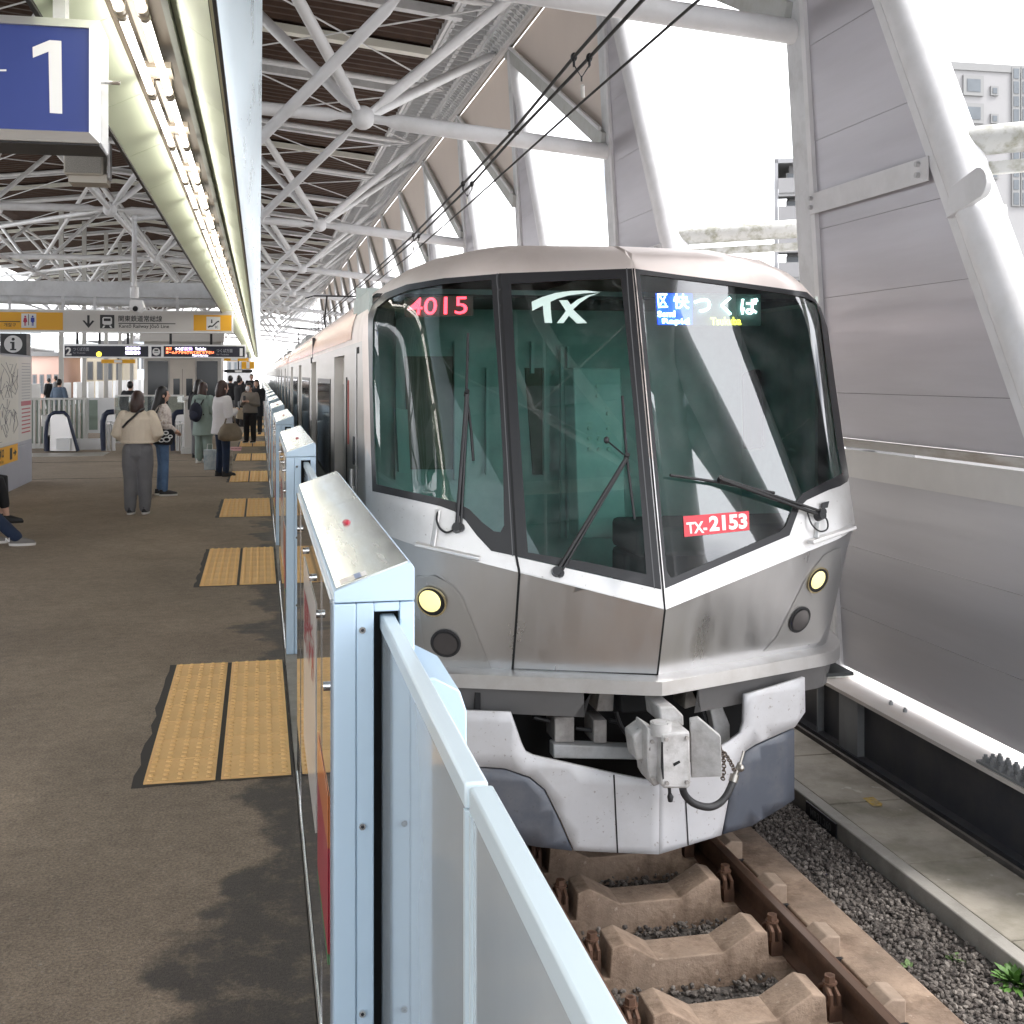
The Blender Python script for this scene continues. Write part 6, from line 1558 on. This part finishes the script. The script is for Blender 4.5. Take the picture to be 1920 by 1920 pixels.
    # shoes
    for l in LG:
        q = Vector(l[2]); sp_ = MB(); x, y = q.x, q.y; z0 = q.z - .05 * h if not seated else 0
        def oval(z, a, b, cy, w=1): return [(x + a * math.cos(2 * math.pi * j / 16) * (1 - .12 * math.sin(2 * math.pi * j / 16)), y + cy + b * math.sin(2 * math.pi * j / 16), z) for j in range(16)]
        so_ = MB().rings([oval(z0 + .0, .042, .125, .055), oval(z0 + .025, .045, .13, .055)]).build('shoe', sole or BLACK, t, smooth=50)
        MB().rings([oval(z0 + .0255, .043, .126, .055), oval(z0 + .05, .042, .118, .05), oval(z0 + .072, .036, .08, .015), oval(z0 + .088, .034, .05, -.02)]).build('upper', shoe or BLACK, so_, smooth=60)
    # hair
    m = MB(); m.ball(hd + Vector((0, -.014 * k, .018 * k)), (.086 * k, .098 * k, .112 * k), 18, 12)
    if hairlen == 'bob': m.path([hd + Vector((0, -.04 * k, .02)), hd + Vector((0, -.045 * k, -.06 * k)), hd + Vector((0, -.04 * k, -.125 * k)), hd + Vector((0, -.035 * k, -.15 * k))], [.08 * k, .092 * k, .094 * k, .085 * k], 16)
    elif hairlen == 'long': m.path([hd + Vector((0, -.03 * k, .02)), hd + Vector((0, -.05 * k, -.10 * k)), hd + Vector((0, -.09 * k, -.22 * k)), hd + Vector((0, -.105 * k, -.36 * k)), hd + Vector((0, -.11 * k, -.43 * k))], [.08 * k, .085 * k, .08 * k, .07 * k, .04 * k], 16)
    o = soft(m.build('hair', hair, t), .010, 3)
    # keep the face clear of hair
    bo = MB().box(-.064 * k + hd.x, hd.y + .035 * k, hd.z - .22 * k, hd.x + .064 * k, hd.y + .16 * k, hd.z + .052 * k)
    vs_ = bo
    b = o.modifiers.new('b', 'BOOLEAN'); cut = bo.mesh('cutter', hair); co = bpy.data.objects.new('hair_cutter', cut)
    COL.objects.link(co); co.parent = t; b.object = co; b.operation = 'DIFFERENCE'; b.solver = 'FAST'
    dg = bpy.context.evaluated_depsgraph_get(); dg.update(); me = bpy.data.meshes.new_from_object(o.evaluated_get(dg)); o.modifiers.clear(); o.data = me; bpy.data.objects.remove(co)
    return t, k, hd, A
HB = M('hair_brown', (.035, .014, .010), .42, 0, .35, 30, bump=.5, bscale=70, stretch=(1, 1, .12)); HK = M('hair_black', (.010, .009, .010), .4, 0, .3, 30, bump=.5, bscale=70, stretch=(1, 1, .12))
DEN = cloth('denim_blue', (.10, .18, .33), 12, .7, .3); DNV = cloth('denim_navy', (.012, .025, .06), 12, .6, .2); GRYT = cloth('grey_twill', (.16, .16, .17), 9, .9, .12)
CRE = cloth('cream_knit', (.66, .57, .46), 60, .5, .05); SAGE = cloth('sage_cotton', (.25, .32, .29), 9, .7, .08); WHB = cloth('white_cotton', (.68, .66, .67), 8, .8, .04); BLKC = cloth('black_cloth', (.013, .013, .016), 9, .6, .2); TAUPE = cloth('taupe_shell', (.20, .175, .15), 9, .8, .1)
FLO = M('floral_print', (.66, .60, .56), .8, 0, .0, 3, bump=.5, bscale=10, dirt=(.16, .10, .07), dscale=17, damt=1.0, speck=((.5, .33, .12), 13, .66, .8)); BLS = cloth('blue_shirt', (.10, .14, .20), 9, .6, .1); SOLW = M('sole_white', (.7, .69, .66), .6); SHG = M('shoe_grey', (.18, .17, .16), .7)
# woman in cream sweater
t, k, hd, A = person(258, 964, 1.50, -8, 'woman in cream sweater and grey trousers seen from behind, black strap across her back', CRE, GRYT, HB, 'front', 'bob', 1.28, .575, 1.28, sole=SOLW, step=.02, vox=.009)
MB().path([(-.15, -.12, 1.06), (-.08, -.163, 1.13), (0, -.155, 1.20), (.06, -.115, 1.27), (.085, -.02, 1.285)], .013, 6).build('bag_strap', BLACK, t)
# long haired woman
t, k, hd, A = person(304, 929, 1.53, -78, 'woman with long black hair, floral blouse and blue jeans facing the train', FLO, DEN, HK, 'front', 'long', 1.15, .60, .84, sole=SOLW, step=.02, vox=.009)
bag = thing('shoulder_bag', 'black shoulder bag with white ring pattern on the long haired woman', 'bag', (t.location.x - .02, t.location.y - .26, .74))
MB().prism([(-.19, 0, .0), (.17, 0, -.02), (.2, 0, .16), (.17, 0, .2), (-.15, 0, .22), (-.21, 0, .18)], (0, .09, 0)).build('bag_body', BLKC, bag, bevel=.02)
m = MB()
for x, z, r in ((-.13, .13, .035), (-.05, .14, .03), (.02, .13, .032), (.09, .15, .03), (.1, .06, .04), (.03, .05, .03), (-.08, .045, .03), (-.15, .03, .025), (.15, .1, .025)): m.path([(x + r * math.cos(q) * 1.1, -.006, z + r * math.sin(q) * .8) for q in [2 * math.pi * i / 14 for i in range(14)]], .009, 5, close=True)
m.build('white_pattern', SW_, bag); MB().path([(-.13, .05, .2), (-.05, .1, .42), (.02, .14, .56), (.06, .1, .4), (.12, .05, .19)], .011, 6).build('strap', BLACK, bag)
# sage outfit with backpack
t, k, hd, A = person(381, 868, 1.55, -35, 'woman in sage green hooded dress with a navy backpack in the queue', SAGE, SAGE, HB, 'phone', 'bob', 1.22, .34, 1.25, sole=SOLW, shoe=SOLW, skirt=1.12, vox=.012)
MB().path([(-.12, -.06, 1.24), (0, -.09, 1.265), (.12, -.06, 1.24)], [.05, .07, .05], 10).build('hood', SAGE, t, smooth=60)
bp_ = thing('backpack', 'navy backpack on the woman in sage green', 'backpack', (t.location.x - .13, t.location.y - .17, .86), R(-35))
m = MB(); m.ball((0, 0, .12), (.14, .085, .19), 16, 10); m.build('bag_body', cloth('navy_nylon', (.015, .018, .035), 14, .5, .2), bp_, smooth=60); MB().ball((0, -.07, .06), (.10, .035, .09), 12, 8).build('pocket', cloth('navy_pocket', (.02, .024, .045), 14, .5, .2), bp_, smooth=60)
MB().path([(-.08, .05, .26), (-.1, .12, .38), (-.1, .2, .3), (-.1, .1, .06)], .016, 6).path([(.08, .05, .26), (.1, .12, .38), (.1, .2, .3), (.1, .1, .06)], .016, 6).build('shoulder_strap', BLACK, bp_)
# white blouse
t, k, hd, A = person(417, 893, 1.60, -62, 'woman in long white blouse and dark jeans looking at her phone', WHB, DNV, HB, 'phone', 'bob', 1.28, .44, .92, skirt=1.1, step=.02, vox=.011)
m = MB(); q = Vector(A[1][2]); m.box(q.x - .035 - .02, q.y + .06, q.z + .02, q.x + .035 - .02, q.y + .072, q.z + .15); m.build('phone', SBLK, t, bevel=.006)
bag = thing('shoulder_bag', 'large taupe slouchy bag hanging from the arm of the woman in white', 'bag', (t.location.x + .13, t.location.y - .22, .60))
m = MB(); trunk(m, [(0, .12, .07, 0, 0), (.03, .19, .095, 0, 0), (.12, .20, .10, 0, 0), (.22, .16, .08, 0, 0), (.29, .10, .045, 0, 0)]); m.build('bag_body', cloth('taupe_leather', (.20, .16, .11), 8, 1, .2, .6), bag, smooth=60); MB().path([(-.09, 0, .27), (-.05, .05, .42), (0, .08, .5), (.05, .05, .42), (.09, 0, .27)], .014, 6).build('strap', M('strap_taupe', (.12, .09, .06), .6), bag)
for u, v, mt, lab, w_ in ((393, 882, M('bag_print_blue', (.55, .62, .66), .6, 0, 0, 1, dirt=(.2, .32, .42), dscale=9, damt=.9), 'white and blue shopping bag standing on the platform left of the woman in white', .2), (426, 884, M('bag_print_dark', (.5, .45, .38), .6, 0, 0, 1, dirt=(.04, .035, .03), dscale=11, damt=1), 'dark patterned shopping bag standing right of the woman in white', .17)):
    p = at_Z(u, v, 0); s = thing('shopping_bag', lab, 'bag', (p.x, p.y + .1, 0)); MB().prism([(-w_ / 2, 0, 0), (w_ / 2, 0, 0), (w_ / 2 * 1.1, 0, .36), (-w_ / 2 * 1.1, 0, .36)], (0, .12, 0)).build('bag_body', mt, s, bevel=.008)
    MB().path([(-.05, .03, .35), (-.04, .03, .46), (.04, .03, .46), (.05, .03, .35)], .006, 6).build('handle', SW_, s)
# taupe jacket, mask
t, k, hd, A = person(469, 831, 1.50, 150, 'person in taupe jacket and black trousers with a white mask looking down at a phone', TAUPE, BLKC, HK, 'phone', 'short', 1.25, .50, 1.15, mask=True, sole=SOLW, head_down=.8, vox=.012)
q = (Vector(A[0][2]) + Vector(A[1][2])) / 2; MB().box(-.035, q.y + .08, q.z + .02, .035, q.y + .09, q.z + .15).build('phone', SBLK, t, bevel=.006)
p = at_Z(456, 829, 0); s = thing('tote_bag', 'cream cloth tote bag carried on the arm of the person in taupe', 'bag', (p.x, p.y - .1, .58), R(25)); MB().prism([(-.16, 0, .02), (.14, 0, -.03), (.17, 0, .26), (-.17, 0, .3)], (0, .09, 0)).build('bag_body', cloth('tote_cotton', (.62, .54, .42), 8, .9, .06), s, bevel=.02); MB().path([(-.1, .04, .28), (-.04, .06, .48), (.04, .06, .48), (.1, .04, .25)], .01, 6).build('handle', SW_, s)
# dark figures beyond
person(481, 815, 1.56, 170, 'person in long black coat right behind the taupe jacket', BLKC, BLKC, HK, 'phone', 'bob', 1.2, .33, 1.1, vox=.014)
person(449, 800, 1.62, -60, 'person in black coat standing beyond the queue, turned to the train', BLKC, BLKC, HK, 'phone', 'short', 1.2, .42, 1.1, vox=.014)
person(432, 793, 1.66, -30, 'tall person in black jacket and grey trousers beyond the queue', BLKC, GRYT, HK, 'down', 'short', 1.25, .48, 1.1, vox=.014)
person(472, 777, 1.72, 175, 'man in dark clothes far down the platform facing the camera', BLKC, BLKC, HK, 'down', 'short', 1.15, .48, 1.1, vox=.016)
person(448, 772, 1.66, 160, 'small far figure in dark clothes beneath the far departure board', BLKC, BLKC, HK, 'down', 'short', 1.15, .48, 1.1, vox=.016)
person(373, 858, 1.60, -40, 'person in dark top hidden behind the woman in sage green', BLKC, GRYT, HK, 'phone', 'bob', 1.2, .48, 1.1, vox=.013)
person(244, 824, 1.52, -20, 'person in black beret and black coat behind the woman in cream', BLKC, BLKC, HK, 'down', 'short', 1.35, .42, 1.1, vox=.013)
person(111, 806, 1.56, -30, 'man in blue grey shirt behind the glass fence', BLS, BLKC, HK, 'front', 'short', 1.2, .48, 1.1, vox=.013)
person(91, 770, 1.52, 60, 'person in black top far behind the glass fence', BLKC, BLKC, HK, 'down', 'short', 1.2, .48, 1.1, vox=.016)
person(104, 770, 1.62, 90, 'small far person in grey beside the one in black, behind the fence', GRYT, BLKC, HK, 'down', 'short', 1.2, .48, 1.1, vox=.016)
# seated pair at the left edge of the picture (only their feet reach into it)
bn = thing('bench', 'grey metal platform bench mostly outside the left edge', 'bench', (-3.30, 13.7, 0)); BNM = M('bench_metal', (.4, .4, .42), .4, .5)
MB().box(-.22, -1.3, .40, .22, 1.3, .44).build('seat', BNM, bn, bevel=.01); MB().box(-.26, -1.3, .5, -.22, 1.3, .85).build('backrest', BNM, bn, bevel=.01)
for y in (-1.1, 1.1): MB().box(-.2, y - .03, 0, .2, y + .03, .40).build('leg', BNM, bn)
for u, v, lab, lg, sh_, so2, ll, st_, rc in ((36, 978, 'seated person in black trousers and black loafers, only the foot in view', BLKC, BLACK, BLACK, .13, .02, 0), (40, 1020, 'seated person in jeans and grey sneakers, only the feet in view', DNV, SHG, SOLW, .05, .05, .36)):
    p = at_Z(u, v, 0); t, k, hd, A = person(0, 0, 1.62, -90, lab, BLKC, lg, HB, 'down', 'short', 1.1, .50, 1.0, leglen=ll, shoe=sh_, sole=so2, seated=True, step=st_, vox=.011, reach=rc, loc=Vector((p.x - .20 - rc, p.y, 0)))

    if rc:
        m = MB(); y = p.y - .07 * 1.62 - .046; q = at_Y(14, 1017, y); write(m, 'N', .055, (q.x, y, .062), (1, 0, 0), (0, 0, 1), bold=.003); m.build('shoe_mark', SW_, None); o = bpy.data.objects['shoe_mark']; o.parent = t; o.matrix_parent_inverse = (Matrix.Translation(t.location) @ Matrix.Rotation(R(-90), 4, 'Z')).inverted()
